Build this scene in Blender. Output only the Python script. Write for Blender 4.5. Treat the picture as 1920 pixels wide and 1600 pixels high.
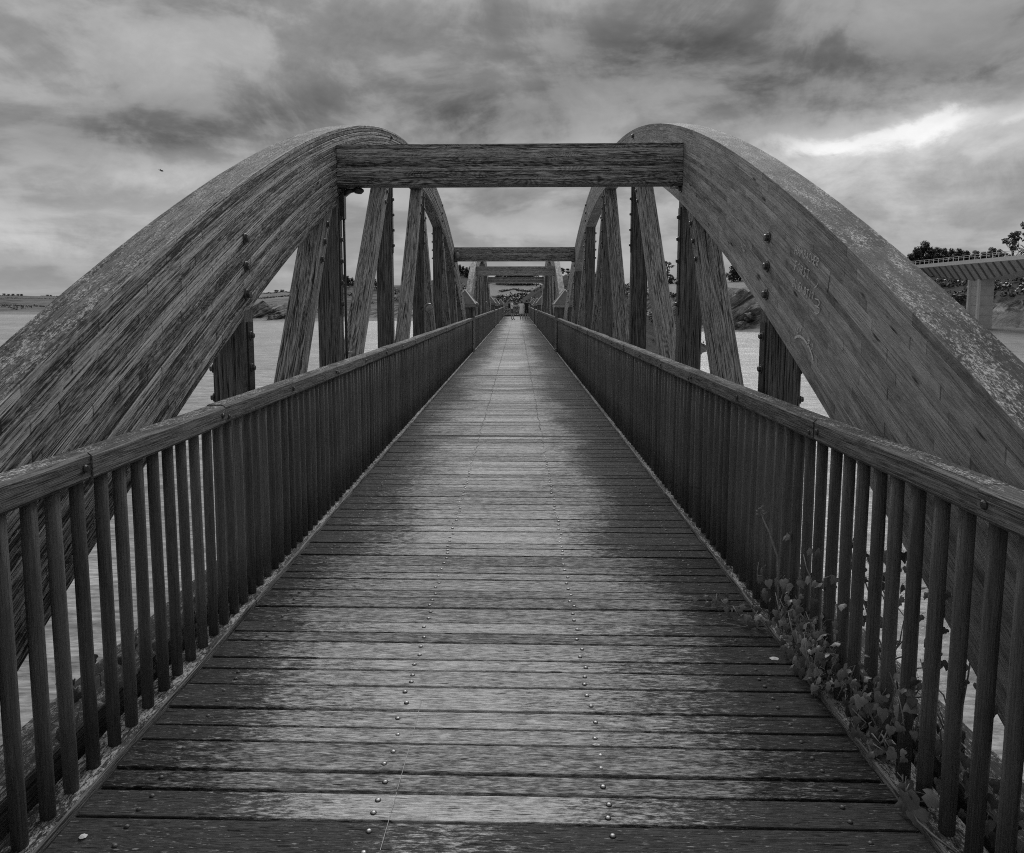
import bpy, math, random
from mathutils import Vector, Matrix, noise as mnoise
random.seed(7)
R = math.radians
scene = bpy.context.scene
for o in list(bpy.data.objects): bpy.data.objects.remove(o)
COL = scene.collection

# ------------------------------------------------------------------ camera
FP = 1350.0                       # focal length in pixels of the 1920-wide photograph
EYE = Vector((0.0757, 0.0, 1.60))
cam_d = bpy.data.cameras.new('camera')
cam_d.sensor_width = 36.0
cam_d.lens = 36.0 * FP / 1920.0
cam_d.shift_x = 0.0135
cam_d.shift_y = -0.0513
cam_d.clip_start = 0.05
cam_d.clip_end = 9000
cam = bpy.data.objects.new('camera', cam_d)
cam.location = EYE
cam.rotation_euler = (R(90 - 5.689), 0, R(1.511))
COL.objects.link(cam)
scene.camera = cam
def ray(px, py):
    """direction from the eye through a point of the 1920 x 1600 photograph"""
    d = Vector(((px - 934.1) / FP, -(py - 701.5) / FP, -1.0)); d.rotate(cam.rotation_euler); return d
def at_x(px, py, X): d = ray(px, py); return EYE + d * ((X - EYE.x) / d.x)
def at_y(px, py, Y): d = ray(px, py); return EYE + d * (Y / d.y)
def at_z(px, py, Z): d = ray(px, py); return EYE + d * ((Z - EYE.z) / d.z)

# ------------------------------------------------------------------ world: overcast sky
EXPOSURE = 0.9
SUN_EL, SUN_AZ = R(40), R(5)     # azimuth from +Y towards +X
world = bpy.data.worlds.new('World'); scene.world = world; world.use_nodes = True

class NT:
    """tiny node-tree helper"""
    def __init__(s, tree):
        s.t = tree; s.n = tree.nodes; s.l = tree.links
    def new(s, typ, **kw):
        n = s.n.new(typ)
        for k, v in kw.items(): setattr(n, k, v)
        return n
    def put(s, sock, v):
        if v is None: return
        if hasattr(v, 'node') or isinstance(v, bpy.types.NodeSocket): s.l.new(v, sock)
        else: sock.default_value = v
    def math(s, op, a, b=None, c=None, clamp=False):
        n = s.new('ShaderNodeMath', operation=op); n.use_clamp = clamp
        s.put(n.inputs[0], a)
        if b is not None: s.put(n.inputs[1], b)
        if c is not None: s.put(n.inputs[2], c)
        return n.outputs[0]
    def vmath(s, op, a, b=None):
        n = s.new('ShaderNodeVectorMath', operation=op)
        s.put(n.inputs[0], a)
        if b is not None: s.put(n.inputs[1], b)
        return n.outputs[0]
    def noise(s, vec, scale=1.0, detail=4, rough=0.55, dist=0.0, lac=2.0):
        n = s.new('ShaderNodeTexNoise'); s.put(n.inputs['Vector'], vec)
        n.inputs['Scale'].default_value = scale; n.inputs['Detail'].default_value = detail
        n.inputs['Roughness'].default_value = rough; n.inputs['Distortion'].default_value = dist
        n.inputs['Lacunarity'].default_value = lac
        return n.outputs[0]
    def step(s, v, a, b, lo=0.0, hi=1.0):
        n = s.new('ShaderNodeMapRange', interpolation_type='SMOOTHSTEP'); s.put(n.inputs[0], v)
        for i, q in zip((1, 2, 3, 4), (a, b, lo, hi)): s.put(n.inputs[i], q)
        return n.outputs[0]
    def lin(s, v, a, b, lo=0.0, hi=1.0):
        n = s.new('ShaderNodeMapRange'); s.put(n.inputs[0], v)
        for i, q in zip((1, 2, 3, 4), (a, b, lo, hi)): s.put(n.inputs[i], q)
        return n.outputs[0]
    def mix(s, f, a, b):
        n = s.new('ShaderNodeMix', data_type='FLOAT'); s.put(n.inputs[0], f); s.put(n.inputs[2], a); s.put(n.inputs[3], b)
        return n.outputs[0]
    def grey(s, v):
        n = s.new('ShaderNodeCombineColor'); [s.put(n.inputs[i], v) for i in range(3)]
        return n.outputs[0]
    def xyz(s, x, y, z):
        n = s.new('ShaderNodeCombineXYZ'); s.put(n.inputs[0], x); s.put(n.inputs[1], y); s.put(n.inputs[2], z)
        return n.outputs[0]
    def sep(s, v):
        n = s.new('ShaderNodeSeparateXYZ'); s.put(n.inputs[0], v); return n.outputs

def build_world():
    t = NT(world.node_tree)
    t.n.clear()
    tc = t.new('ShaderNodeTexCoord')
    d = t.vmath('NORMALIZE', tc.outputs['Generated'])
    x, y, z = t.sep(d)
    # cloud layer seen in perspective
    zz = t.math('ADD', t.math('MAXIMUM', z, 0.0), 0.16)
    px = t.math('DIVIDE', x, zz); py = t.math('DIVIDE', y, zz)
    lay = t.xyz(px, py, 0.0)
    n1 = t.noise(lay, 1.25, 7, 0.56, 0.3)
    dirn = t.xyz(t.math('MULTIPLY', x, 3.0), t.math('MULTIPLY', y, 3.0), t.math('MULTIPLY', z, 4.8))
    n2 = t.noise(dirn, 1.7, 8, 0.6, 0.5)
    n3 = t.noise(t.vmath('ADD', dirn, (9.1, 3.3, 5.5)), 0.8, 5, 0.55, 0.3)
    n4 = t.noise(t.vmath('ADD', dirn, (1.1, 7.3, 2.5)), 3.0, 9, 0.66, 0.35)
    az = t.math('ARCTAN2', x, y); el = t.math('ARCSINE', z)
    # wobble the coordinates so the cloud banks get ragged edges
    azw = t.math('ADD', az, t.math('MULTIPLY', t.math('SUBTRACT', n2, 0.5), 0.16))
    azw = t.math('ADD', azw, t.math('MULTIPLY', t.math('SUBTRACT', n4, 0.5), 0.05))
    elw = t.math('ADD', el, t.math('MULTIPLY', t.math('SUBTRACT', n3, 0.5), 0.10))
    elw = t.math('ADD', elw, t.math('MULTIPLY', t.math('SUBTRACT', n4, 0.5), 0.06))
    def blob(pxx, pyy, sx, sy, rot=0.0, p=1.0):
        dd = ray(pxx, pyy); a = math.atan2(dd.x, dd.y); e = math.asin(dd.normalized().z)
        u = t.math('SUBTRACT', azw, a); v = t.math('SUBTRACT', elw, e)
        c, s_ = math.cos(rot), math.sin(rot)
        uu = t.math('ADD', t.math('MULTIPLY', u, c * FP / sx), t.math('MULTIPLY', v, s_ * FP / sx))
        vv = t.math('ADD', t.math('MULTIPLY', u, -s_ * FP / sy), t.math('MULTIPLY', v, c * FP / sy))
        r2 = t.math('ADD', t.math('MULTIPLY', uu, uu), t.math('MULTIPLY', vv, vv))
        return t.math('POWER', math.e, t.math('MULTIPLY', r2, -p))
    v = t.math('ADD', 0.32, t.math('MULTIPLY', t.math('SUBTRACT', n1, 0.5), 0.45))
    v = t.math('ADD', v, t.math('MULTIPLY', t.math('SUBTRACT', n4, 0.5), 0.28))
    v = t.math('ADD', v, t.math('MULTIPLY', t.math('SUBTRACT', n2, 0.5), 0.28))
    blobs = [  # px, py, sx, sy, rot, weight
        (1180, 120, 400, 100, 0.10, -0.17),
        (1380, 145, 200, 60, -0.05, -0.05),
        (1820, 95, 330, 55, 0.14, -0.17),
        (880, 232, 100, 38, -0.1, -0.14),
        (1010, 225, 140, 40, 0.1, -0.05),
        (90, 238, 50, 26, 0.0, -0.07), (190, 225, 70, 36, 0.2, -0.07),
        (420, 215, 190, 50, 0.12, -0.13), (300, 245, 120, 30, 0.1, -0.06), (620, 190, 200, 40, 0.05, -0.05),
        (1560, 205, 160, 24, 0.22, -0.07),
        (1720, 300, 360, 90, 0.0, 0.17), (1350, 330, 200, 40, 0.0, 0.05),
        (60, 405, 210, 36, 0.05, 0.17), (350, 440, 260, 50, 0.0, 0.06),
        (250, 322, 200, 18, 0.02, 0.08),
        (80, 470, 300, 30, 0.0, -0.06),
        (930, 170, 120, 40, 0.3, 0.06),
        (1330, 290, 200, 60, 0.0, 0.03),
    ]
    for (a, b, sx, sy, r, w) in blobs:
        v = t.math('ADD', v, t.math('MULTIPLY', t.math('MULTIPLY', blob(a, b, sx, sy, r), w), t.lin(n4, 0.3, 0.7, 0.45, 1.55)))
    edge = t.step(t.math('ADD', t.math('MULTIPLY', n1, 0.55), t.math('MULTIPLY', n2, 0.45)), 0.465, 0.545)
    v = t.math('ADD', v, t.math('MULTIPLY', t.math('SUBTRACT', edge, 0.5), 0.085))
    # break in the cloud where the sun sits behind it
    v = t.math('ADD', v, t.math('MULTIPLY', blob(960, 395, 160, 18, 0.0), -0.05)); v = t.math('ADD', v, t.math('MULTIPLY', blob(1010, 430, 120, 14, 0.0), 0.06))
    brk = blob(1745, 238, 75, 20, 0.30)
    brk2 = blob(1600, 262, 130, 13, 0.18)
    brk3 = blob(1930, 205, 40, 16, 0.0)
    brk4 = blob(1480, 270, 90, 14, 0.0)
    cut = t.math('ADD', t.math('ADD', brk, t.math('MULTIPLY', brk2, 0.75)), t.math('MULTIPLY', t.math('ADD', brk3, brk4), 0.5))
    cut = t.step(cut, 0.12, 1.0)
    v = t.math('ADD', v, t.math('MULTIPLY', cut, 0.38))
    # paler, hazier towards the horizon
    hz = t.math('POWER', math.e, t.math('MULTIPLY', t.math('ABSOLUTE', el), -9.0))
    v = t.mix(t.math('MULTIPLY', hz, 0.62), v, 0.36)
    v = t.math('MAXIMUM', v, 0.06)
    sky = t.new('ShaderNodeTexSky', sky_type='NISHITA')
    sky.sun_disc = False; sky.sun_elevation = SUN_EL; sky.sun_rotation = SUN_AZ
    bw = t.new('ShaderNodeRGBToBW'); t.put(bw.inputs[0], sky.outputs[0])
    v = t.math('ADD', t.math('MULTIPLY', v, 10.0 / 2 ** EXPOSURE), t.math('MULTIPLY', bw.outputs[0], 0.02))
    bg = t.new('ShaderNodeBackground'); t.put(bg.inputs[0], t.grey(v)); bg.inputs[1].default_value = 0.1
    out = t.new('ShaderNodeOutputWorld'); t.l.new(bg.outputs[0], out.inputs[0])
build_world()

# ------------------------------------------------------------------ sun (soft, overcast)
sd = bpy.data.lights.new('sun', 'SUN'); sd.energy = 1.5; sd.angle = R(42); sd.color = (1, 1, 1)
sun = bpy.data.objects.new('sun', sd); COL.objects.link(sun)
sdir = Vector((math.sin(SUN_AZ) * math.cos(SUN_EL), math.cos(SUN_AZ) * math.cos(SUN_EL), math.sin(SUN_EL)))
sun.rotation_euler = sdir.to_track_quat('Z', 'Y').to_euler()
sun.location = (10, 30, 60)

vs = scene.view_settings
vs.view_transform = 'Standard'; vs.look = 'None'; vs.exposure = EXPOSURE; vs.gamma = 1.0; vs.use_curve_mapping = False
scene.render.engine = 'CYCLES'
scene.cycles.max_bounces = 4
scene.cycles.use_denoising = False
scene.cycles.filter_width = 1.05
scene.cycles.transparent_max_bounces = 6

# ------------------------------------------------------------------ mesh helpers
class MB:
    """collects geometry; every vertex carries a grain coordinate (along, across, depth)"""
    def __init__(s): s.v = []; s.f = []; s.g = []; s.mi = []; s.sm = []
    def add(s, vs, fs, gs=None, mi=0, smooth=False):
        b = len(s.v); s.v += [tuple(p) for p in vs]
        s.g += [tuple(p) for p in (gs if gs is not None else vs)]
        for f in fs: s.f.append(tuple(i + b for i in f)); s.mi.append(mi); s.sm.append(smooth)
    def beam(s, a, b, w, h, up=(0, 0, 1), ch=0.006, seg=1, wob=0.0, mi=0, goff=None, only_top=False):
        """rectangular timber from a to b; w across, h along 'up' (centred), chamfered edges"""
        a = Vector(a); b = Vector(b); d = (b - a); L = d.length; d.normalize()
        up = Vector(up); side = d.cross(up).normalized(); u = side.cross(d).normalized()
        W, H = w / 2, h / 2
        if only_top: prof = [(-W, -H), (W, -H), (W, H - ch), (W - ch, H), (-W + ch, H), (-W, H - ch)]
        elif ch > 0: prof = [(-W + ch, -H), (W - ch, -H), (W, -H + ch), (W, H - ch), (W - ch, H), (-W + ch, H), (-W, H - ch), (-W, -H + ch)]
        else: prof = [(-W, -H), (W, -H), (W, H), (-W, H)]
        n = len(prof); vs, gs = [], []
        go = goff or (random.uniform(0, 50), random.uniform(0, 9), random.uniform(0, 9))
        for i in range(seg + 1):
            tt = L * i / seg; c = a + d * tt
            ox = random.uniform(-wob, wob); oy = random.uniform(-wob, wob)
            for (p, q) in prof:
                vs.append(c + side * (p + ox) + u * (q + oy)); gs.append((tt + go[0], p + go[1], q + go[2]))
        fs = []
        for i in range(seg):
            for k in range(n):
                k2 = (k + 1) % n
                fs.append((i * n + k, i * n + k2, (i + 1) * n + k2, (i + 1) * n + k))
        fs.append(tuple(reversed(range(n)))); fs.append(tuple(seg * n + k for k in range(n)))
        s.add(vs, fs, gs, mi)
    def box(s, lo, hi, mi=0, ch=0.0):
        x0, y0, z0 = lo; x1, y1, z1 = hi
        s.beam(((x0 + x1) / 2, y0, (z0 + z1) / 2), ((x0 + x1) / 2, y1, (z0 + z1) / 2), x1 - x0, z1 - z0, ch=ch, mi=mi)
    def tube(s, pts, rad, n=8, mi=0, smooth=True, cap=True):
        pts = [Vector(p) for p in pts]
        rads = rad if isinstance(rad, (list, tuple)) else [rad] * len(pts)
        vs, gs = [], []; L = 0
        go = (random.uniform(0, 50), random.uniform(0, 9), random.uniform(0, 9))
        ref = None
        for i, p in enumerate(pts):
            d = (pts[min(i + 1, len(pts) - 1)] - pts[max(i - 1, 0)]).normalized()
            if ref is None: ref = Vector((1, 0, 0)) if abs(d.x) < 0.8 else Vector((0, 0, 1))
            a = (ref - d * ref.dot(d)).normalized(); b = d.cross(a); ref = a
            if i: L += (p - pts[i - 1]).length
            for k in range(n):
                an = 2 * math.pi * k / n; c, q = math.cos(an), math.sin(an)
                vs.append(p + (a * c + b * q) * rads[i]); gs.append((L + go[0], c * rads[i] + go[1], q * rads[i] + go[2]))
        fs = []
        for i in range(len(pts) - 1):
            for k in range(n):
                k2 = (k + 1) % n
                fs.append((i * n + k, i * n + k2, (i + 1) * n + k2, (i + 1) * n + k))
        s.add(vs, fs, gs, mi, smooth)
        if cap:
            b0 = len(s.v) - len(vs)
            s.f.append(tuple(b0 + k for k in reversed(range(n)))); s.mi.append(mi); s.sm.append(False)
            e = b0 + (len(pts) - 1) * n
            s.f.append(tuple(e + k for k in range(n))); s.mi.append(mi); s.sm.append(False)
    def lathe(s, prof, origin=(0, 0, 0), axis=(0, 0, 1), n=10, mi=0, smooth=True):
        ax = Vector(axis).normalized(); a = ax.orthogonal().normalized(); b = ax.cross(a); o = Vector(origin)
        vs = []
        for (r, h) in prof:
            for k in range(n):
                an = 2 * math.pi * k / n
                vs.append(o + ax * h + (a * math.cos(an) + b * math.sin(an)) * max(r, 1e-4))
        fs = []
        for i in range(len(prof) - 1):
            for k in range(n):
                k2 = (k + 1) % n
                fs.append((i * n + k, i * n + k2, (i + 1) * n + k2, (i + 1) * n + k))
        s.add(vs, fs, None, mi, smooth)
    def mesh(s, name, mats):
        me = bpy.data.meshes.new(name); me.from_pydata(s.v, [], s.f)
        at = me.attributes.new('gco', 'FLOAT_VECTOR', 'POINT')
        at.data.foreach_set('vector', [c for g in s.g for c in g])
        for m in (mats if isinstance(mats, (list, tuple)) else [mats]): me.materials.append(m)
        me.polygons.foreach_set('material_index', s.mi); me.polygons.foreach_set('use_smooth', s.sm)
        me.update(); return me
    def build(s, name, mats, parent=None, loc=None):
        return link(name, s.mesh(name, mats), parent, loc)

def par(o, p):
    o.parent = p
    q = p; off = Vector((0, 0, 0))
    while q is not None: off += q.location; q = q.parent
    # parents of this scene are only translated, children are modelled in world coordinates
    o.matrix_parent_inverse = Matrix.Translation(-off)
def link(name, me, parent=None, loc=None):
    o = bpy.data.objects.new(name, me); COL.objects.link(o)
    if loc is not None: o.location = loc
    if parent is not None:
        if parent.type == 'EMPTY' or parent.location.length == 0: 
            o.parent = parent; o.matrix_parent_inverse = Matrix.Translation(-parent.location)
        else:
            o.parent = parent; o.matrix_parent_inverse = Matrix.Translation(-parent.location)
    return o
def thing(name, label, cat, loc=(0, 0, 0), group=None):
    o = bpy.data.objects.new(name, None); COL.objects.link(o); o.location = loc
    o.empty_display_size = 0.2
    return tag(o, label, cat, group)
def tag(o, label, cat, group=None):
    o['label'] = label; o['category'] = cat
    if group: o['group'] = group
    return o

# ------------------------------------------------------------------ materials
def mat_new(name):
    m = bpy.data.materials.new(name); m.use_nodes = True
    t = NT(m.node_tree); t.n.clear()
    out = t.new('ShaderNodeOutputMaterial'); b = t.new('ShaderNodeBsdfPrincipled'); t.l.new(b.outputs[0], out.inputs[0])
    return m, t, b
def bump(t, b, h, strength=0.5, dist=0.01, normal=None):
    n = t.new('ShaderNodeBump'); n.inputs['Strength'].default_value = strength; n.inputs['Distance'].default_value = dist
    t.put(n.inputs['Height'], h)
    if normal is not None: t.put(n.inputs['Normal'], normal)
    t.l.new(n.outputs[0], b.inputs['Normal'])
def prnd(t):
    oi = t.new('ShaderNodeObjectInfo'); ge = t.new('ShaderNodeNewGeometry')
    return t.math('FRACT', t.math('ADD', oi.outputs['Random'], ge.outputs['Random Per Island'])), ge

def wood(name, dark=0.05, light=0.22, along=3.0, across=150.0, lichen=0.3, cracks=0.7, clong=1.0, cacross=60.0, rings=0.4, tone=0.5, blocks=0.0, rough=0.75, stain=False, ls=95.0, lcol=0.42, side=0.0, knots=0.5, blotchy=0.6, bal=4.0, bac=16.0, dash=0.5, contrast=1.0, worn=0.0):
    """weathered timber; the 'gco' attribute runs along, across and into the grain (metres)"""
    m, t, b = mat_new(name)
    at = t.new('ShaderNodeAttribute', attribute_name='gco')
    rnd, ge = prnd(t)
    pos = ge.outputs['Position']
    off = t.xyz(t.math('MULTIPLY', rnd, 31.7), t.math('MULTIPLY', rnd, 17.3), t.math('MULTIPLY', rnd, 11.9))
    P = t.vmath('ADD', at.outputs['Vector'], off)
    def sc(a, bb, add=0.0): return t.vmath('ADD', t.vmath('MULTIPLY', P, (a, bb, bb)), (add, add, add))
    cen = lambda n, k: t.math('MULTIPLY', t.math('SUBTRACT', n, 0.5), k)
    g1 = t.noise(sc(along, across), 1.0, 4, 0.72, 0.15)            # fibres
    blotch = t.noise(sc(bal, bac, 3.0), 1.0, 5, 0.68, 0.4)         # patches of wear
    v = t.math('ADD', t.math('ADD', cen(g1, 3.0 * contrast), 0.5), cen(blotch, blotchy * 2.2))
    if rings:
        low = t.noise(sc(along * .25, 9.0, 7.0), 1.0, 1, 0.5, 0.4)
        v = t.math('ADD', v, t.math('MULTIPLY', t.math('SINE', t.math('MULTIPLY', low, 170.0)), rings * .5))
    v = t.math('ADD', v, cen(rnd, tone))
    if blocks:
        q = t.math('DIVIDE', t.sep(P)[0], 0.62)
        wn = t.new('ShaderNodeTexWhiteNoise', noise_dimensions='1D'); t.put(wn.inputs['W'], t.math('FLOOR', q))
        v = t.math('ADD', v, cen(wn.outputs['Value'], blocks))
        jm = t.step(t.math('ABSOLUTE', t.math('SUBTRACT', t.math('FRACT', q), 0.5)), 0.489, 0.497)
        v = t.math('SUBTRACT', v, t.math('MULTIPLY', jm, t.math('MULTIPLY', wn.outputs['Value'], 0.7)))
    v = t.math('MAXIMUM', t.math('MINIMUM', v, 1.3), 0.0)
    c = t.mix(v, dark, light)
    cr = t.math('ABSOLUTE', cen(t.noise(sc(clong, cacross, 5.0), 1.0, 2, 0.5, 0.1), 1.0))
    crk = t.math('MULTIPLY', t.step(cr, 0.010, 0.030, 1.0, 0.0), t.math('MULTIPLY', t.step(blotch, 0.40, 0.52), cracks))
    if dash:
        ds = t.step(t.noise(sc(11.0, 120.0, 11.0), 1.0, 1, 0.5), 0.68, 0.74)
        crk = t.math('MAXIMUM', crk, t.math('MULTIPLY', ds, dash))
    c = t.math('MULTIPLY', c, t.math('SUBTRACT', 1.0, t.math('MULTIPLY', crk, 0.92)))
    if knots:
        vo = t.new('ShaderNodeTexVoronoi'); t.put(vo.inputs['Vector'], sc(2.4, 9.0, 0.3)); vo.inputs['Scale'].default_value = 1.0
        kd = t.step(vo.outputs['Distance'], 0.05, 0.13, 1.0, 0.0)
        c = t.math('MULTIPLY', c, t.math('SUBTRACT', 1.0, t.math('MULTIPLY', kd, knots)))
    if stain:
        oi = t.new('ShaderNodeObjectInfo'); wet = t.sep(oi.outputs['Color'])[0]
        px = t.sep(pos)[0]
        st = t.noise(t.vmath('MULTIPLY', pos, (1.3, 0.45, 1.0)), 1.0, 3, 0.6, 0.3)
        sk = t.noise(sc(18.0, 75.0, 21.0), 1.0, 5, 0.82, 0.2)
        e = t.math('ADD', t.math('ABSOLUTE', t.math('ADD', px, 0.12)), cen(st, 1.3))
        e = t.math('ADD', e, cen(sk, 2.3))
        e = t.math('ADD', t.math('ADD', e, cen(rnd, 0.42)), t.math('MULTIPLY', t.math('SUBTRACT', 1.0, wet), 1.0))
        damp = t.step(e, 0.48, 0.98)
        c = t.math('MULTIPLY', c, t.mix(damp, 1.0, 0.12))
        fl = t.step(t.noise(sc(28.0, 150.0, 31.0), 1.0, 3, 0.7), 0.60, 0.70)
        c = t.mix(t.math('MULTIPLY', fl, t.lin(damp, 0.0, 1.0, 0.18, 0.75)), c, 0.42)
    # lichen and bleached fibres on upward faces
    nz = t.sep(ge.outputs['True Normal'])[2]
    lm = t.noise(sc(4.0, 14.0, 6.0), 1.0, 4, 0.65)
    l1 = t.noise(sc(ls * .42, ls, 2.0), 1.0, 4, 0.85)
    upf = t.step(nz, 0.70, 0.84, side, 1.0)
    am = t.math('MULTIPLY', t.math('MULTIPLY', upf, t.lin(lm, 0.34, 0.62, 0.45, 1.15)), lichen)
    thr = t.math('SUBTRACT', 0.68, t.math('MULTIPLY', am, 0.22))
    lk = t.step(l1, thr, t.math('ADD', thr, 0.15))
    c = t.math('MULTIPLY', c, t.math('SUBTRACT', 1.0, t.math('MINIMUM', t.math('MULTIPLY', t.math('MULTIPLY', upf, lichen), 0.62), 0.75)))
    c = t.mix(lk, c, lcol)
    t.put(b.inputs['Base Color'], t.grey(c))
    b.inputs['Roughness'].default_value = rough
    b.inputs['Specular IOR Level'].default_value = 0.18 if stain else 0.3
    h = t.math('SUBTRACT', g1, t.math('MULTIPLY', crk, 0.6))
    h = t.math('ADD', h, t.math('MULTIPLY', lk, 0.3))
    bump(t, b, h, 0.9, 0.006)
    return m

M = {}
M['deck'] = wood('deck_boards', 0.10, 0.70, along=24, across=150, lichen=0.12, cracks=0.3, clong=2.5, cacross=90, rings=0.0, tone=0.6, rough=0.8, stain=True, ls=110, lcol=0.42, knots=0.0, blotchy=0.9, bal=12, bac=50, dash=0.9, contrast=0.85)
M['arch_l'] = wood('weathered_laminated_timber', 0.02, 0.56, along=6.0, across=120, lichen=1.0, cracks=1.0, clong=0.6, cacross=48, rings=0.25, tone=0.65, blocks=0.35, lcol=0.60, knots=0.92, dash=0.8, blotchy=0.7, bal=12, bac=55, contrast=0.85, ls=120)
M['arch_r'] = wood('smooth_laminated_timber', 0.10, 0.48, along=9.0, across=90, lichen=1.0, cracks=0.4, clong=0.5, cacross=26, rings=0.0, tone=0.36, blocks=0.42, lcol=0.62, knots=0.9, blotchy=0.75, bal=5, bac=9, dash=0.12, contrast=0.38, ls=120)
M['beam'] = wood('cross_beam_timber', 0.025, 0.56, along=8, across=170, lichen=0.6, cracks=1.0, cacross=60, rings=0.35, tone=0.5, dash=0.7, bal=6, bac=40)
M['post'] = wood('post_timber', 0.015, 0.20, along=3, across=140, lichen=0.6, cracks=1.0, cacross=45, rings=0.2, tone=0.35, bal=2, bac=20)
M['strut'] = wood('diagonal_timber', 0.03, 0.68, along=3, across=150, lichen=0.8, cracks=1.0, cacross=40, rings=0.35, tone=0.30, side=0.6, bal=2, bac=20)
M['rail'] = wood('handrail_timber', 0.025, 0.26, along=5, across=150, lichen=1.0, cracks=0.6, rings=0.0, tone=0.3, ls=120, lcol=0.56, side=0.3, bal=6, bac=20)
M['bal'] = wood('baluster_timber', 0.06, 0.26, along=9, across=170, lichen=0.9, cracks=0.3, cacross=80, rings=0.0, tone=0.45, rough=0.5, ls=160, lcol=0.34, side=0.4, knots=0.0, dash=0.0, bal=5, bac=30, blotchy=0.45, contrast=0.3)
M['strip'] = wood('foot_strip_timber', 0.03, 0.36, along=5, across=150, lichen=1.2, cracks=0.7, rings=0.0, tone=0.4, ls=100, lcol=0.50, bal=4, bac=20)
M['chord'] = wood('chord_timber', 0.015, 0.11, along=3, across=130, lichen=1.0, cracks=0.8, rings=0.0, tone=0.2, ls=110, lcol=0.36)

def plain(name, c, rough=0.6, metal=0.0, var=0.3, scale=20.0, bmp=0.3, bd=0.005):
    m, t, b = mat_new(name)
    ge = t.new('ShaderNodeNewGeometry')
    n = t.noise(ge.outputs['Position'], scale, 5, 0.65)
    v = t.math('MULTIPLY', c, t.lin(n, 0.25, 0.75, 1 - var, 1 + var))
    t.put(b.inputs['Base Color'], t.grey(v)); b.inputs['Roughness'].default_value = rough; b.inputs['Metallic'].default_value = metal
    bump(t, b, n, bmp, bd)
    return m
M['steel'] = plain('dark_steel', 0.06, 0.45, 0.6)
M['bolt'] = plain('bolt_steel', 0.11, 0.38, 0.7, 0.5, 90)
M['screw'] = plain('worn_screw_steel', 0.55, 0.4, 0.3, 0.5, 90)
M['screw_d'] = plain('dull_screw_steel', 0.16, 0.6, 0.2, 0.5, 90)
M['glass'] = plain('lamp_glass', 0.22, 0.15, 0.0, 0.1)
M['housing'] = plain('lamp_housing', 0.12, 0.4, 0.2, 0.2)
M['capmetal'] = plain('cap_roof_sheet', 0.16, 0.55, 0.0, 0.3, 12)
M['scuff'] = plain('scuffed_fibre', 0.40, 0.9, 0.0, 0.6, 90)
M['chalk'] = plain('scratched_chalk', 0.60, 0.9, 0.0, 0.25, 160)
M['ink'] = plain('dark_marker', 0.01, 0.7)
M['concrete'] = plain('viaduct_concrete', 0.46, 0.85, 0.0, 0.18, 0.9, 0.2, 0.03)
M['rib'] = plain('shadow_toned_rib', 0.15, 0.9)  # darker than the girder: shadow lines along the ribs put into the colour
M['concrete_d'] = plain('viaduct_girder_concrete', 0.42, 0.85, 0.0, 0.2, 0.9, 0.2, 0.03)
M['parapet'] = plain('white_parapet', 0.62, 0.7, 0.0, 0.1, 2.0)
M['bark'] = plain('bark', 0.06, 0.9, 0.0, 0.4, 6)
M['skin'] = plain('skin', 0.35, 0.55, 0, 0.1)
M['black_cloth'] = plain('black_cloth', 0.012, 0.9, 0, 0.3, 12)
M['grey_cloth'] = plain('grey_cloth', 0.10, 0.9, 0, 0.3, 12)
M['white_cloth'] = plain('white_cloth', 0.75, 0.9, 0, 0.1, 12)
M['hair'] = plain('dark_hair', 0.02, 0.7, 0, 0.4, 40)
M['gull'] = plain('gull_feathers', 0.05, 0.8)
M['guano'] = plain('pale_dropping', 0.7, 0.9, 0, 0.2, 120)
M['paper'] = plain('white_paper', 0.8, 0.8, 0, 0.05)

def leafmat(name, c0, c1, spec=0.3, rough=0.5):
    m, t, b = mat_new(name)
    rnd, ge = prnd(t)
    n = t.noise(ge.outputs['Position'], 60.0 if spec > 0.35 else 2.0, 3, 0.6)
    v = t.mix(t.math('ADD', t.math('MULTIPLY', rnd, 0.7), t.math('MULTIPLY', n, 0.3)), c0, c1)
    t.put(b.inputs['Base Color'], t.grey(v)); b.inputs['Roughness'].default_value = rough
    b.inputs['Specular IOR Level'].default_value = spec
    return m
M['ivy'] = leafmat('ivy_leaf', 0.015, 0.27, 0.5, 0.4)
M['ivystem'] = plain('ivy_stem', 0.22, 0.8, 0, 0.4, 60)
M['leaf_dark'] = leafmat('dark_foliage', 0.012, 0.055)
M['leaf_mid'] = leafmat('mid_foliage', 0.03, 0.11)
M['scrub'] = leafmat('scrub_foliage', 0.02, 0.10)

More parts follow.
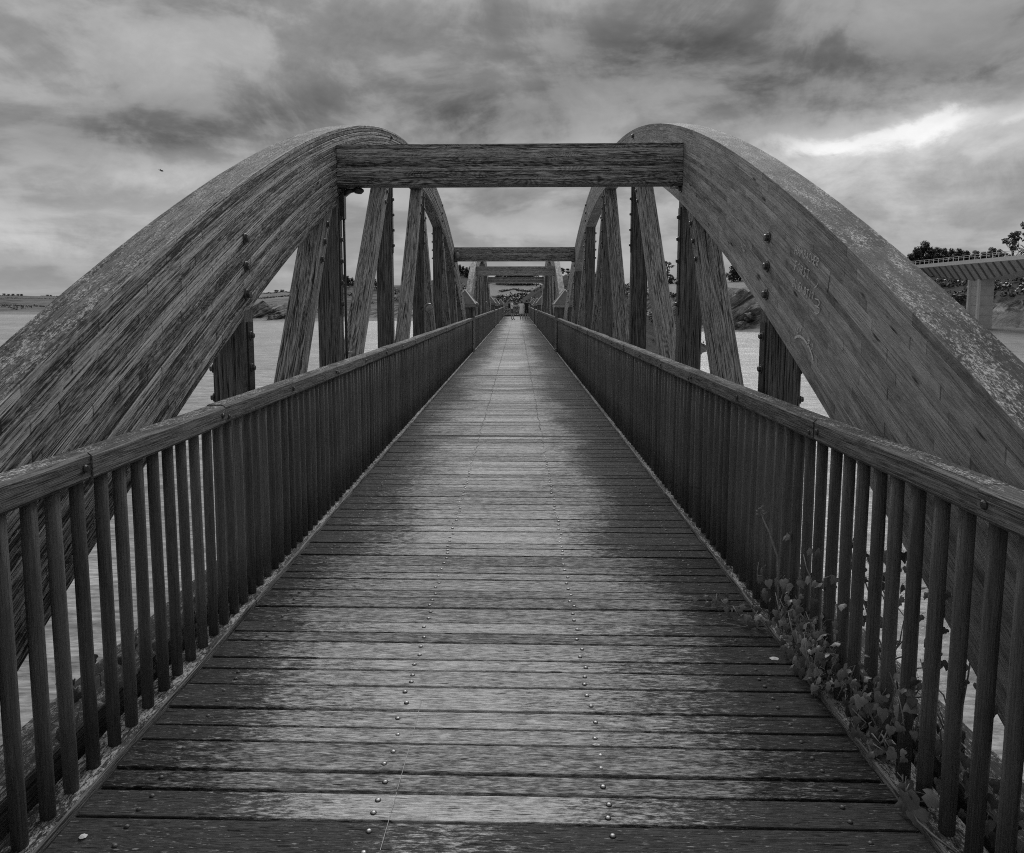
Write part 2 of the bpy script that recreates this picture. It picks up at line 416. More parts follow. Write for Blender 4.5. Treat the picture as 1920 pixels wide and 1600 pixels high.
def water_mat():
    m, t, b = mat_new('estuary_water')
    ge = t.new('ShaderNodeNewGeometry'); p = ge.outputs['Position']
    w1 = t.noise(t.vmath('MULTIPLY', p, (0.9, 2.6, 1)), 1.0, 5, 0.6, 0.4)
    w2 = t.noise(t.vmath('MULTIPLY', p, (0.06, 0.22, 1)), 1.0, 4, 0.6, 0.5)
    w0 = t.noise(t.vmath('MULTIPLY', p, (2.2, 8.0, 1)), 1.0, 3, 0.6, 0.4)
    w3 = t.noise(t.vmath('MULTIPLY', p, (0.010, 0.035, 1)), 1.0, 3, 0.5)
    v = t.mix(t.step(w3, 0.35, 0.65), 0.22, 0.32)
    v = t.math('MULTIPLY', v, t.lin(w1, 0.3, 0.7, 0.75, 1.25))  # ripple light and dark painted into the base colour, here and below
    w4 = t.noise(t.vmath('MULTIPLY', p, (0.22, 0.75, 1)), 1.0, 6, 0.72, 0.3)
    v = t.math('MULTIPLY', v, t.lin(w4, 0.35, 0.65, 0.55, 1.45))
    v = t.math('MULTIPLY', v, t.lin(w0, 0.35, 0.65, 0.6, 1.4))
    t.put(b.inputs['Base Color'], t.grey(v)); b.inputs['Roughness'].default_value = 0.28
    b.inputs['IOR'].default_value = 1.33
    h = t.math('ADD', t.math('MULTIPLY', w1, 0.3), t.math('MULTIPLY', w2, 1.0))
    bump(t, b, h, 0.5, 0.35)
    return m
M['water'] = water_mat()

def terrain_mat():
    m, t, b = mat_new('headland_ground')
    ge = t.new('ShaderNodeNewGeometry'); p = ge.outputs['Position']
    at = t.new('ShaderNodeAttribute', attribute_name='gco')   # x: rockiness, y: field brightness, z: scrubbiness
    ro, fi, sb = t.sep(at.outputs['Vector'])
    x, y, z = t.sep(p)
    # tilted strata
    q = t.xyz(t.math('MULTIPLY', t.math('ADD', t.math('MULTIPLY', x, 0.55), t.math('MULTIPLY', z, -0.9)), 1.0), t.math('MULTIPLY', y, 0.06), t.math('MULTIPLY', t.math('ADD', x, z), 0.09))
    st = t.noise(q, 0.9, 7, 0.72, 0.5)
    st2 = t.noise(p, 0.5, 6, 0.65)
    rock = t.mix(t.step(st, 0.40, 0.66), 0.035, 0.36)
    rock = t.math('MULTIPLY', rock, t.lin(st2, 0.3, 0.7, 0.45, 1.25))
    n1 = t.noise(p, 0.05, 6, 0.6); n2 = t.noise(p, 0.7, 6, 0.7)
    grass = t.math('MULTIPLY', t.mix(fi, 0.06, 0.26), t.lin(n2, 0.3, 0.7, 0.72, 1.25))
    dk = t.math('MULTIPLY', t.lin(n2, 0.3, 0.7, 0.5, 1.6), 0.04)
    sm = t.step(t.math('ADD', sb, t.math('MULTIPLY', t.math('SUBTRACT', n1, 0.5), 1.3)), 0.38, 0.62)
    g = t.mix(sm, grass, dk)
    c = t.mix(t.step(t.math('ADD', ro, t.math('MULTIPLY', t.math('SUBTRACT', n2, 0.5), 0.9)), 0.42, 0.6), g, rock)
    t.put(b.inputs['Base Color'], t.grey(c)); b.inputs['Roughness'].default_value = 0.95
    b.inputs['Specular IOR Level'].default_value = 0.1
    h = t.math('ADD', t.math('MULTIPLY', st, ro), t.math('MULTIPLY', n2, 0.6))
    bump(t, b, h, 0.9, 0.8)
    return m
M['terrain'] = terrain_mat()

# ------------------------------------------------------------------ geometry constants
WATER = -4.9
HALF = 1.305            # deck half width
AI, AO = 1.50, 1.70     # arch inner and outer face
CHT = 0.080             # top of the bottom chord
Y_MID = [12.1, 33.6]
PIER_Y = [1.35 - .5, 22.85 + .5, 44.35 + .5]
def topz(d): return 3.9376 - 0.0255223 * d * d - 1.12e-5 * d ** 4
def botz(d): return 3.4522 - 0.0310797 * d * d + 6.6e-6 * d ** 4
def px2side(px, py, lat):
    """point of the photograph on the plane x = lat"""
    p = at_x(px, py, lat); return p.y, p.z

# ------------------------------------------------------------------ water and land
mb = MB()
NX = 8
mb.add([(-5000, -800, WATER), (5000, -800, WATER), (5000, 7000, WATER), (-5000, 7000, WATER)], [(0, 1, 2, 3)])
o = mb.build('water', M['water']); o['kind'] = 'structure'

TAB = [  # px, shore y, rock-top y, ridge y, ridge distance factor, rockiness, field, scrub
    (-900, 590, 578, 553, 2.2, 0.3, 0.3, 0.4), (0, 590, 578, 554, 2.2, 0.35, 0.35, 0.42), (140, 590, 579, 556, 2.2, 0.3, 0.4, 0.35),
    (330, 591, 577, 556, 2.1, 0.4, 0.6, 0.2), (430, 597, 578, 553, 1.9, 0.6, 0.5, 0.2), (480, 602, 572, 551, 1.8, 0.8, 0.5, 0.2),
    (540, 603, 570, 548, 1.8, 0.85, 0.5, 0.3), (600, 603, 572, 540, 1.7, 0.7, 0.5, 0.4), (650, 603, 574, 528, 1.7, 0.5, 0.4, 0.6),
    (700, 602, 576, 536, 1.7, 0.6, 0.4, 0.5), (760, 602, 574, 536, 1.7, 0.7, 0.4, 0.6), (870, 604, 566, 514, 1.7, 0.4, 0.3, 0.8),
    (930, 606, 568, 532, 1.9, 0.3, 0.7, 0.2), (1000, 608, 566, 534, 1.9, 0.3, 0.7, 0.25), (1060, 612, 556, 532, 1.8, 0.4, 0.5, 0.6),
    (1150, 617, 556, 534, 1.8, 0.7, 0.6, 0.4), (1230, 622, 556, 530, 1.7, 0.95, 0.8, 0.05), (1300, 622, 553, 528, 1.7, 0.95, 0.9, 0.05),
    (1390, 622, 541, 524, 1.6, 0.95, 0.9, 0.1), (1450, 624, 540, 520, 1.6, 0.95, 0.7, 0.3), (1600, 630, 552, 505, 1.7, 0.8, 0.3, 0.8),
    (1750, 634, 572, 494, 1.9, 0.8, 0.2, 0.95), (1840, 640, 568, 494, 2.0, 0.9, 0.2, 0.95), (1910, 645, 558, 494, 2.0, 1.0, 0.2, 0.9),
    (2100, 655, 545, 480, 2.0, 0.9, 0.2, 0.9), (3200, 690, 540, 470, 2.0, 0.8, 0.3, 0.7)]
def tab(p):
    if p <= TAB[0][0]: return TAB[0][1:]
    for a, b in zip(TAB, TAB[1:]):
        if p <= b[0]:
            f = (p - a[0]) / (b[0] - a[0]); f = f * f * (3 - 2 * f)
            return tuple(q + (r - q) * f for q, r in zip(a[1:], b[1:]))
    return TAB[-1][1:]
def fbm(x, y, z=0.0, oc=5): return mnoise.fractal(Vector((x, y, z)), 1.0, 2.0, oc)
def land(p, s):
    """terrain point on ray p, s = 0 shore .. 1 ridge .. 2.2 behind; returns position and ground kind"""
    sh, rk, rg, rf, ro, fi, sb = tab(p)
    D0 = at_z(p, sh, WATER).y; D1 = D0 * rf
    D = D0 + (D1 - D0) * s if s >= 0 else D0 * (1 + 0.2 * s)
    zr = at_y(p, rg, D1).z
    ww = min(1, max(0, (p - 1560) / 110)); ww = ww * ww * (3 - 2 * ww)
    sk = 0.17 + 0.33 * ww                                         # where the rock face tops out
    Dk = D0 + (D1 - D0) * sk; zk = at_y(p, rk, Dk).z
    beach = 0.05 + 0.36 * ww
    if s < 0: z = WATER + s * 6
    elif s < beach: z = WATER + 0.9 * s / beach
    elif s < sk:
        f = (s - beach) / (sk - beach); z = WATER + 0.9 + (zk - WATER - 0.9) * f ** 0.75
    elif s < 1:
        f = (s - sk) / (1 - sk); z = zk + (zr - zk) * (0.65 * f + 0.35 * f * f)
    else: z = zr + (s - 1) * 1.2
    X = at_y(p, 567, D).x
    rockm = 0.0
    if s >= 0:
        if s < sk * 1.12:
            rockm = ro * min(1, max(0, (sk * 1.12 - s) / (sk * .25)))
            if s > beach * .6:
                amp = 2.0 * ro * min(1, (s - beach * .6) / 0.04) * (1 if s > beach else 1 - .85 * ww)
                z += amp * (abs(fbm(X * 0.13, D * 0.13, 3.1)) * 1.2 - 0.35 + 0.5 * fbm(X * .5, D * .5, 1.0, 3))
        else: z += 0.5 * fbm(X * 0.06, D * 0.06, 7.7) + 0.25 * fbm(X * .35, D * .35, 2.2, 3)
    fl = fi + 0.35 * fbm(X * 0.03, D * 0.05, 9.0, 3)
    if s < beach * 1.1: rockm = 0.25; fl = 0.9; sb = 0.0
    if 915 < p < 1025 and s < .45: sb = max(sb, .95); fl *= .4
    return Vector((X, D, z)), (rockm, max(0, min(1, fl)), sb if s > sk else sb * 0.7)
mb = MB()
ps = []; p = -900.0
while p < 2800: ps.append(p); p += 5 if 380 < p < 2000 else 22
ss = sorted(set([.19 + .012 * k for k in range(28)] + [-0.15, 0, .02, .035, .05, .065, .08, .095, .11, .125, .14, .155, .17, .185, .21, .25, .3, .36, .43, .5, .58, .66, .75, .84, .92, 1.0, 1.15, 1.5, 2.2]))
vsl, gsl = [], []
for p in ps:
    for s in ss:
        v, g = land(p, s); vsl.append(v); gsl.append(g)
n = len(ss)
mb.add(vsl, [(i * n + k, (i + 1) * n + k, (i + 1) * n + k + 1, i * n + k + 1) for i in range(len(ps) - 1) for k in range(n - 1)], gsl, 0, True)
o = mb.build('hill', M['terrain']); o['kind'] = 'structure'

# scrubby knoll where the footbridge lands
KC = (9.5, 118.0)
def knoll(x, y):
    dx = (x - KC[0]) / 18.0; dy = (y - KC[1]) / 40.0
    r = dx * dx + dy * dy
    z = 13.5 * math.exp(-r * 1.6) - 6.4
    lip = math.exp(-((x) / 7.0) ** 2 - ((y - 90) / 14.0) ** 2) * 4.0
    z = max(z, lip * 1.5 - 6.0)
    return z + 0.6 * fbm(x * 0.12, y * 0.12, 4.4) + 0.3 * fbm(x * .5, y * .5, 1.4, 3)
mb = MB(); g = 56; vsl = []; gsl = []
for i in range(g + 1):
    for k in range(g + 1):
        x = -26 + 95 * i / g; y = 78 + 90 * k / g; z = knoll(x, y); z = min(z, -0.35) if y < 84 and abs(x) < 4 else z
        vsl.append((x, y, z - 0.9)); gsl.append((0.35 if z < -1.5 else 0.0, 0.4, 0.75))
mb.add(vsl, [(i * (g + 1) + k, (i + 1) * (g + 1) + k, (i + 1) * (g + 1) + k + 1, i * (g + 1) + k + 1) for i in range(g) for k in range(g)], gsl, 0, True)
o = mb.build('knoll', M['terrain']); o['kind'] = 'structure'

# ------------------------------------------------------------------ foliage
def leaf_cloud(mb, c, rad, n, size, flat=0.8, mi=0):
    for _ in range(n):
        while True:
            d = Vector((random.uniform(-1, 1), random.uniform(-1, 1), random.uniform(-1, 1)))
            if 0.15 < d.length < 1: break
        p = Vector(c) + Vector((d.x * rad, d.y * rad, d.z * rad * flat))
        nrm = (d.normalized() + Vector((random.uniform(-.8, .8), random.uniform(-.8, .8), random.uniform(-.3, .9)))).normalized()
        a = nrm.orthogonal().normalized(); a.rotate(Matrix.Rotation(random.uniform(0, 6.28), 3, nrm)); b = nrm.cross(a)
        s = size * random.uniform(0.6, 1.4)
        mb.add([p - a * s, p - b * s * .55 + a * s * .1, p + a * s, p + b * s * .55], [(0, 1, 2, 3)], None, mi)
def make_tree(kind, seed):
    random.seed(seed)
    tr, cr = MB(), MB()
    if kind == 'dense':
        H = 6.5
        tr.tube([(0, 0, -.8), (.1, 0, 1.6), (.05, .1, 3.6), (0, 0, 5.2)], [.3, .24, .16, .06], 7)
        for k in range(20):
            a = random.uniform(0, 6.28); r = random.uniform(0.3, 2.1); z = random.uniform(0.5, 5.2)
            r *= 1.1 - abs(z - 2.4) / 4.5
            q = Vector((math.cos(a) * r, math.sin(a) * r, z))
            tr.tube([(0.05, 0.05, max(.2, z - 1.2)), tuple(q)], [.07, .03], 5)
            leaf_cloud(cr, q, random.uniform(0.8, 1.3), 95, 0.24)
        leaf_cloud(cr, (0, 0, 5.6), 0.9, 90, .22)
    elif kind == 'airy':
        tr.tube([(0, 0, -.8), (.2, 0, 2.4), (.1, .3, 4.6), (0.4, .1, 7.0)], [.34, .26, .17, .06], 7)
        for k in range(26):
            a = random.uniform(0, 6.28); z = random.uniform(2.4, 8.2); r = random.uniform(.6, 3.0) * (1.2 - abs(z - 5.2) / 5)
            q = Vector((math.cos(a) * r, math.sin(a) * r, z))
            tr.tube([(0.15, 0.1, max(1.8, z - 2.2)), tuple(q * .6 + Vector((0, 0, z * .36))), tuple(q)], [.09, .05, .025], 5)
            leaf_cloud(cr, q, random.uniform(.5, .95), 46, 0.2, .6)
    elif kind == 'pine':
        tr.tube([(0, 0, -.8), (.1, 0, 3.0), (.3, .1, 6.4)], [.22, .17, .09], 6)
        for k in range(11):
            a = random.uniform(0, 6.28); z = random.uniform(4.8, 7.0); r = random.uniform(.3, 1.7)
            q = Vector((.2 + math.cos(a) * r, math.sin(a) * r, z))
            tr.tube([(.2, .05, z - 1.0), tuple(q)], [.06, .03], 5)
            leaf_cloud(cr, q, random.uniform(.5, .9), 70, 0.18, .5)
    else:  # bush
        tr.tube([(0, 0, -.5), (.05, 0, .9)], [.12, .05], 6)
        for k in range(9):
            a = random.uniform(0, 6.28); r = random.uniform(0, 1.2); z = random.uniform(.1, 1.5)
            q = (math.cos(a) * r, math.sin(a) * r, z)
            tr.tube([(0, 0, .1), q], [.05, .02], 5)
            leaf_cloud(cr, q, random.uniform(.5, .8), 60, 0.17)
    lm = M['leaf_mid'] if kind in ('airy',) else M['leaf_dark']
    return tr.mesh('trunk', M['bark']), cr.mesh('crown', lm)
TM = {'dense': [make_tree('dense', 11), make_tree('dense', 12), make_tree('dense', 13)], 'airy': [make_tree('airy', 21), make_tree('airy', 22)],
      'pine': [make_tree('pine', 31), make_tree('pine', 32)], 'bush': [make_tree('bush', 41), make_tree('bush', 42)]}
random.seed(99)
NAMES = {'dense': 'evergreen_tree', 'airy': 'open_tree', 'pine': 'pine_tree', 'bush': 'bush'}
def tree(kind, loc, sc, label, group, rz=None, sz=None):
    tm, cm = random.choice(TM[kind])
    e = thing(NAMES[kind], label, 'bush' if kind == 'bush' else 'tree', loc, group)
    e.scale = (sc, sc, sz or sc); e.rotation_euler.z = random.uniform(0, 6.28) if rz is None else rz
    for nm, me in (('trunk', tm), ('crown', cm)):
        c = bpy.data.objects.new(nm, me); COL.objects.link(c); c.parent = e
    return e
def at_land(p, s): return land(p, s)[0]
# evergreens along the skyline behind the road viaduct
for p, s, sc in [(1714, .96, 1.15), (1726, .98, 1.3), (1738, .95, 1.15), (1752, .97, 1.0), (1764, .95, 1.05), (1778, .97, .95), (1792, .96, .98), (1806, .95, .9), (1822, .96, .85), (1838, .95, .85), (1852, .97, .95), (1866, .96, .85), (1700, .95, .8), (1688, .96, .7)]:
    tree('dense', at_land(p, s), sc, 'dark dense evergreen in the skyline row behind the viaduct parapet', 'evergreens behind the viaduct')
for p, s, sc in [(1893, .84, 1.5), (1935, .80, 1.9), (1975, .82, 1.7)]:
    tree('airy', at_land(p, s), sc, 'tall spreading open-crowned tree rising above the viaduct parapet', 'open trees above the viaduct')
# wood above the cliff, seen under the lettered arch
for p, s, sc in [(1374, .86, 1.05), (1386, .9, 1.2), (1398, .88, 1.15), (1411, .9, 1.1), (1424, .88, 1.15), (1438, .9, 1.1), (1452, .9, 1.1), (1467, .9, 1.1)]:
    tree('dense', at_land(p, s), sc, 'dark evergreen at the field edge above the striped cliff', 'evergreens above the cliff')
tree('airy', at_land(1249, .92), 1.0, 'lone slender open tree on the grassy field above the cliff', None)
tree('bush', at_land(1259, .9), 1.5, 'round dark bush beside the lone slender tree on the field', None)
for p, s, sc in [(1052, .84, 1.15), (1064, .86, 1.2)]:
    tree('pine', at_land(p, s), sc, 'bare-stemmed pine on the skyline beside the far arch', 'pines by the far arch')
for p, s, sc in [(932, .97, 1.0), (938, .98, 1.1), (946, .99, 1.0), (953, .98, 1.4), (959, .98, 1.6), (965, .99, 1.5), (971, .97, 1.5), (977, .98, 1.4), (984, .98, 1.6), (991, .98, 1.5), (998, .98, 1.2)]:
    tree('dense', at_land(p, s), sc, 'dark hedgerow tree above the pale field beyond the bridge end', 'hedgerow trees beyond the bridge end')
for p, s, sc in [(1006, .93, .9), (1018, .94, 1.0), (1028, .93, 1.0)]:
    tree('airy', at_land(p, s), sc, 'open tree on the scrub slope beyond the bridge end', 'open trees beyond the bridge end')
# wooded dome on the opposite bank
for k in range(11):
    p = 636 + k * 8.5; sc = random.uniform(.7, 1.0)
    tree('dense', at_land(p, random.uniform(.8, 1.0)), sc, 'dark evergreen on the wooded rise across the water', 'evergreens on the far rise')
for k in range(8):
    p = 856 + k * 6.5
    tree('dense', at_land(p, random.uniform(.8, 1.0)), random.uniform(.7, 1.0), 'dark evergreen on the wooded ridge behind the second arch', 'evergreens behind the second arch')
for p in (8, 17, 26, 34, 41, 90, 97, 470, 520, 530):
    tree('bush', at_land(p, .99), random.uniform(1.0, 1.4), 'low dark bush on the far grassy skyline', 'bushes on the far skyline')
# scrub that reads as one mass
mb = MB(); random.seed(5)
for k in range(520):
    r = random.random()
    if r < .58: p = random.uniform(1640, 2150); s = random.uniform(.50, .97)
    elif r < .8: p = random.uniform(1040, 1210); s = random.uniform(.17, .9)
    elif r < .9: p = random.uniform(640, 900); s = random.uniform(.2, .9)
    elif r < .95: p = random.uniform(-60, 90); s = random.uniform(.12, .3)
    else: p = random.uniform(928, 1012); s = random.uniform(.17, .42)
    q = at_land(p, s)
    leaf_cloud(mb, q + Vector((0, 0, .5)), random.uniform(1.2, 2.6), 34, .42, .75)
for k in range(260):
    x = random.uniform(-8, 30); y = random.uniform(88, 140)
    if abs(x) < 3 and y < 94: continue
    z = knoll(x, y) - .9
    if z < WATER + .5: continue
    leaf_cloud(mb, (x, y, z + .15), random.uniform(.6, 1.3), 40, .16, .5)
for (pa, sa, pb, sb_, n_) in [(938, .62, 962, .72, 22), (962, .72, 1012, .60, 34), (1210, .19, 1350, .19, 60), (-20, .75, 120, .8, 40), (-60, .3, 130, .26, 40), (-60, .98, 45, .98, 50), (75, .98, 130, .98, 24), (-300, .98, -60, .98, 60), (440, .98, 600, .98, 70), (930, .99, 1010, .99, 60), (450, .6, 560, .72, 40)]:
    for k in range(n_):
        f = (k + random.random()) / n_; q = at_land(pa + (pb - pa) * f, sa + (sb_ - sa) * f + random.uniform(-.015, .015))
        leaf_cloud(mb, q + Vector((0, 0, .3)), random.uniform(.7, 1.5), 26, .3, .6)
o = mb.build('scrub', M['scrub']); o['kind'] = 'stuff'; o['label'] = 'dark scrub covering the slopes of the far banks'; o['category'] = 'scrub'

# shore boulders on the opposite bank
def boulder_mesh(seed):
    random.seed(seed); b = MB(); n, m_ = 12, 8; vs = []
    for i in range(m_ + 1):
        th = math.pi * i / m_
        for k in range(n):
            ph = 2 * math.pi * k / n; d = Vector((math.sin(th) * math.cos(ph), math.sin(th) * math.sin(ph), math.cos(th)))
            r = 1 + .55 * fbm(d.x * 1.4 + seed, d.y * 1.4, d.z * 1.4) + .2 * fbm(d.x * 5, d.y * 5 + seed, d.z * 5, 2)
            vs.append((d.x * r * 1.3, d.y * r, d.z * r * .75))
    fs = [(i * n + k, (i + 1) * n + k, (i + 1) * n + (k + 1) % n, i * n + (k + 1) % n) for i in range(m_) for k in range(n)]
    b.add(vs, fs, [(1.0, .3, 0)] * len(vs)); return b.mesh('boulder', M['terrain'])
BM = [boulder_mesh(s) for s in (1, 2, 3, 4)]
random.seed(3)
for (p, s, sc, lab, gr) in [(492, .075, 4.2, 'large dark rounded sea rock on the beach of the opposite bank', None)]:
    o = link('sea_rock', BM[0], None, at_land(p, s)); o.scale = (sc, sc, sc * 1.25); tag(o, lab, 'rock', gr)
for k in range(16):
    p = random.choice([random.uniform(495, 560), random.uniform(700, 745), random.uniform(1215, 1235), random.uniform(1370, 1420)])
    sc = random.uniform(1.0, 2.3)
    o = link('sea_rock', random.choice(BM), None, at_land(p, random.uniform(.02, .07))); o.scale = (sc, sc, sc)
    o.rotation_euler.z = random.uniform(0, 6); tag(o, 'small rugged rock at the waterline of the far bank', 'rock', 'rocks at the waterline')

# ------------------------------------------------------------------ road viaduct
def viaduct():
    vd = thing('road_viaduct', 'pale concrete road viaduct with ribbed haunched girder and white parapet', 'bridge', (100, 160, WATER))
    x0, x1 = 96.9, 108.0
    piers = [109.0, 161.0, 209.0]
    def soff(y):
        d = min(abs(y - q) for q in piers); return 6.35 + 2.35 * min(1, d / 22.0) ** 1.3 if d < 22 else 8.7
    ys = [90 + i * 3.0 for i in range(47)]
    mb = MB(); vs = []
    for y in ys:
        z = soff(y); inn = 1.5 + (9.7 - z) * .55
        vs += [(x0, y, 10.15), (x0, y, 9.75), (x0 + inn, y, z), (x1 - inn, y, z), (x1, y, 9.75), (x1, y, 10.15)]
    fs = [(i * 6 + k, i * 6 + (k + 1) % 6, (i + 1) * 6 + (k + 1) % 6, (i + 1) * 6 + k) for i in range(len(ys) - 1) for k in range(6)]
    fs += [(0, 1, 2, 3, 4, 5), tuple((len(ys) - 1) * 6 + k for k in range(6))]
    mb.add(vs, fs); g = mb.build('girder', M['concrete_d'], vd)
    y = 92.0
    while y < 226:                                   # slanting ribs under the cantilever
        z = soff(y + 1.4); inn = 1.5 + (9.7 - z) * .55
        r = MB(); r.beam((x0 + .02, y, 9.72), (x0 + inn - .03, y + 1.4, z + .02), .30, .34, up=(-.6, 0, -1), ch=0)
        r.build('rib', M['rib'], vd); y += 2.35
    mb = MB(); mb.box((x0 - .22, 90, 9.8), (x0 + .12, 228, 10.62)); mb.box((x1 - .12, 90, 9.8), (x1 + .22, 228, 10.62))
    mb.build('edge_beam', M['parapet'], vd)
    for xx in (x0 - .05, x1 + .05):
        rl = MB(); rl.box((xx - .04, 90, 11.55), (xx + .04, 228, 11.64)); rl.box((xx - .03, 90, 11.2), (xx + .03, 228, 11.26))
        h = rl.build('parapet_rail', M['parapet'], vd)
        if xx < 100:
            y = 92.0
            while y < 226:
                q = MB(); q.box((xx - .05, y, 10.6), (xx + .05, y + .1, 11.56)); q.build('parapet_post', M['parapet'], vd); y += 1.9
    for py in piers[1:]:
        q = MB(); zt = soff(py) + .25
        q.box((100.3, py - 1.4, WATER - 3), (103.2, py + 2.4, zt)); pr = q.build('pier', M['concrete'], vd)
        for kz in range(5):
            f = MB(); f.box((100.22, py - 1.46, WATER + 1.6 + kz * 2.1), (103.28, py + 1.9, WATER + 1.68 + kz * 2.1)); f.build('pour_joint', M['concrete_d'], pr)
        for yy in (py - 1.5, py + 1.9):
            f = MB(); f.box((99.85, yy, WATER - 3), (100.31, yy + .6, zt - .03)); f.build('pier_flange', M['parapet'], pr)
viaduct()

# ------------------------------------------------------------------ footbridge: deck
PAT = [0.098, 0.162, 0.098, 0.117, 0.175, 0.132]
deck = thing('bridge_deck', 'long footbridge deck of grey cross planks fixed with rows of steel screws', 'deck', (0, 0, 0))
PM = {}
for i, w in enumerate(PAT):
    for v in range(4):
        b = MB(); random.seed(300 + i * 10 + v)
        b.beam((-HALF, 0, -0.04), (HALF, 0, -0.04), w - 0.013, 0.08, ch=0.002, seg=3, wob=0.0018, only_top=True)
        PM[(i, v)] = b.mesh('plank', M['deck'])
def screw(k, mat):
    b = MB()
    b.lathe([(0.0, 0.0045), (0.0045 * k, 0.0042), (0.0075 * k, 0.003), (0.0085 * k, 0.0006)], n=10)
    b.lathe([(0.0085 * k, 0.0006), (0.0125 * k, 0.0005), (0.0128 * k, -0.002)], n=10, mi=1)
    return b.mesh('screw', [mat, M['ink']])
SCREW = [screw(.82, M['screw']), screw(.7, M['screw_d'])]
far_planks = MB(); far_screws = MB()
random.seed(17)
y = 1.385 - sum(PAT) * 4; idx = 0
# phase: a gap line sits at 2160/972.7 m and the plank behind it is of type 0
y = 2.206 - sum(PAT) * 4
planks = []
DECK_END = 82.0
while y < DECK_END:
    i = idx % 6; w = PAT[i]; planks.append((y, i)); y += w; idx += 1
SX = [-1.12, -0.373, 0.373, 1.12]
vis = 0
for (y, i) in planks:
    w = PAT[i]; yc = y + w / 2; dz = random.uniform(-0.0022, 0.0022)
    offs = [0.0] if w < 0.12 else [-w * 0.22, w * 0.22]
    if y > 1.2 and vis < 300:
        vis += 1
        o = link('plank', PM[(i, random.randrange(4))], deck, (random.uniform(-.004, .004), yc, dz))
        o.color = ((.35 if 1.9 < yc < 2.07 or random.random() < .05 else 1.0), 1, 1, 1)
        for sx in SX:
            for of in offs:
                p = (sx + random.uniform(-.012, .012), yc + of + random.uniform(-.006, .006), dz + .001)
                if yc < 7.5 and abs(sx) < 1.0 or yc < 4.0:
                    q = bpy.data.objects.new('screw', SCREW[0 if abs(sx) < 1 else 1]); COL.objects.link(q); q.parent = o
                    q.location = Vector(p) - o.location; q.scale = (1, 1, 1)
                else: far_screws.lathe([(0.0, 0.004), (0.007, 0.003), (0.0095, -0.001)], p, n=6)
    else:
        far_planks.beam((-HALF, yc, -.04 + dz), (HALF, yc, -.04 + dz), w - .013, .08, ch=.002, only_top=True)
        if 0 < y < 60:
            for sx in SX:
                for of in offs: far_screws.lathe([(0.0, 0.004), (0.007, 0.003), (0.0095, -0.001)], (sx, yc + of, dz), n=5)
o = far_planks.build('far_plank', M['deck'], deck); o['kind'] = 'stuff'
o = far_screws.build('far_screw', M['screw_d'], deck); o['kind'] = 'stuff'
for sx in SX:
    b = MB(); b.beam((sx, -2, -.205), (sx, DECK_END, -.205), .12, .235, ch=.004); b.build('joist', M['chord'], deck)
# pale scuff and specks on the boards
b = MB()
for (pa, qa, pb, qb) in [(791, 1312, 770, 1395), (769, 1398, 745, 1482), (744, 1487, 713, 1596)]:
    u, w_ = at_z(pa, qa, 0), at_z(pb, qb, 0); b.beam((u.x, u.y, .0028), (w_.x, w_.y, .0025), .0018, .001, ch=0)
b.build('scuff', M['scuff'], deck)
def speck(px, py, r, mat, nm, lab, asp=1.0):
    q = at_z(px, py, 0); xx, yy = q.x, q.y
    b = MB(); n = 11; random.seed(px)
    ring = [(r * asp * random.uniform(.7, 1.15) * math.cos(6.283 * k / n), r * random.uniform(.7, 1.15) * math.sin(6.283 * k / n), .0) for k in range(n)]
    b.add([(0, 0, .004)] + ring, [(0, 1 + k, 1 + (k + 1) % n) for k in range(n)])
    o = b.build(nm, mat, None, (xx, yy, .003)); tag(o, lab, nm.split('_')[-1]); return o
speck(1452, 1236, .017, M['guano'], 'bird_dropping', 'white bird dropping on the planks near the ivy', 1.5)
speck(1118, 1398, .006, M['paper'], 'paper_scrap', 'tiny white paper scrap caught in a gap between deck planks', 2.4)
speck(155, 1570, .011, M['guano'], 'bird_dropping', 'small pale dropping on the plank end by the lichened foot strip', 1.2)

# ------------------------------------------------------------------ railings
def bolt_mesh():
    b = MB()
    b.lathe([(0.033, -.002), (0.033, .003), (0.030, .005), (0.001, .005)], n=14, smooth=False)
    b.lathe([(0.0215, .005), (0.0215, .019), (0.017, .023), (0.001, .023)], n=6, smooth=False)
    return b.mesh('bolt', M['bolt'])
BOLT = bolt_mesh()
b = MB(); b.lathe([(0.013, -.002), (0.013, .004), (0.009, .008), (0.001, .0085)], n=9, smooth=False)
COACH = b.mesh('bolt', M['steel'])
def put_bolt(parent, p, axis, me=None, scale=1.0):
    q = bpy.data.objects.new('bolt', me or BOLT); COL.objects.link(q); q.parent = parent
    q.matrix_parent_inverse = Matrix.Translation(-parent.location)
    q.location = p; q.rotation_mode = 'QUATERNION'; q.rotation_quaternion = Vector(axis).to_track_quat('Z', 'Y')
    q.scale = (scale,) * 3
    return q
BAL = []
for v in range(5):
    random.seed(60 + v); b = MB(); r = .0225
    b.tube([(random.uniform(-.001, .001), random.uniform(-.001, .001), z) for z in (0, .35, .7, 1.035)], [r, r * 1.01, r, r * .99], 12)
    BAL.append(b.mesh('baluster', M['bal']))
BX = 1.366
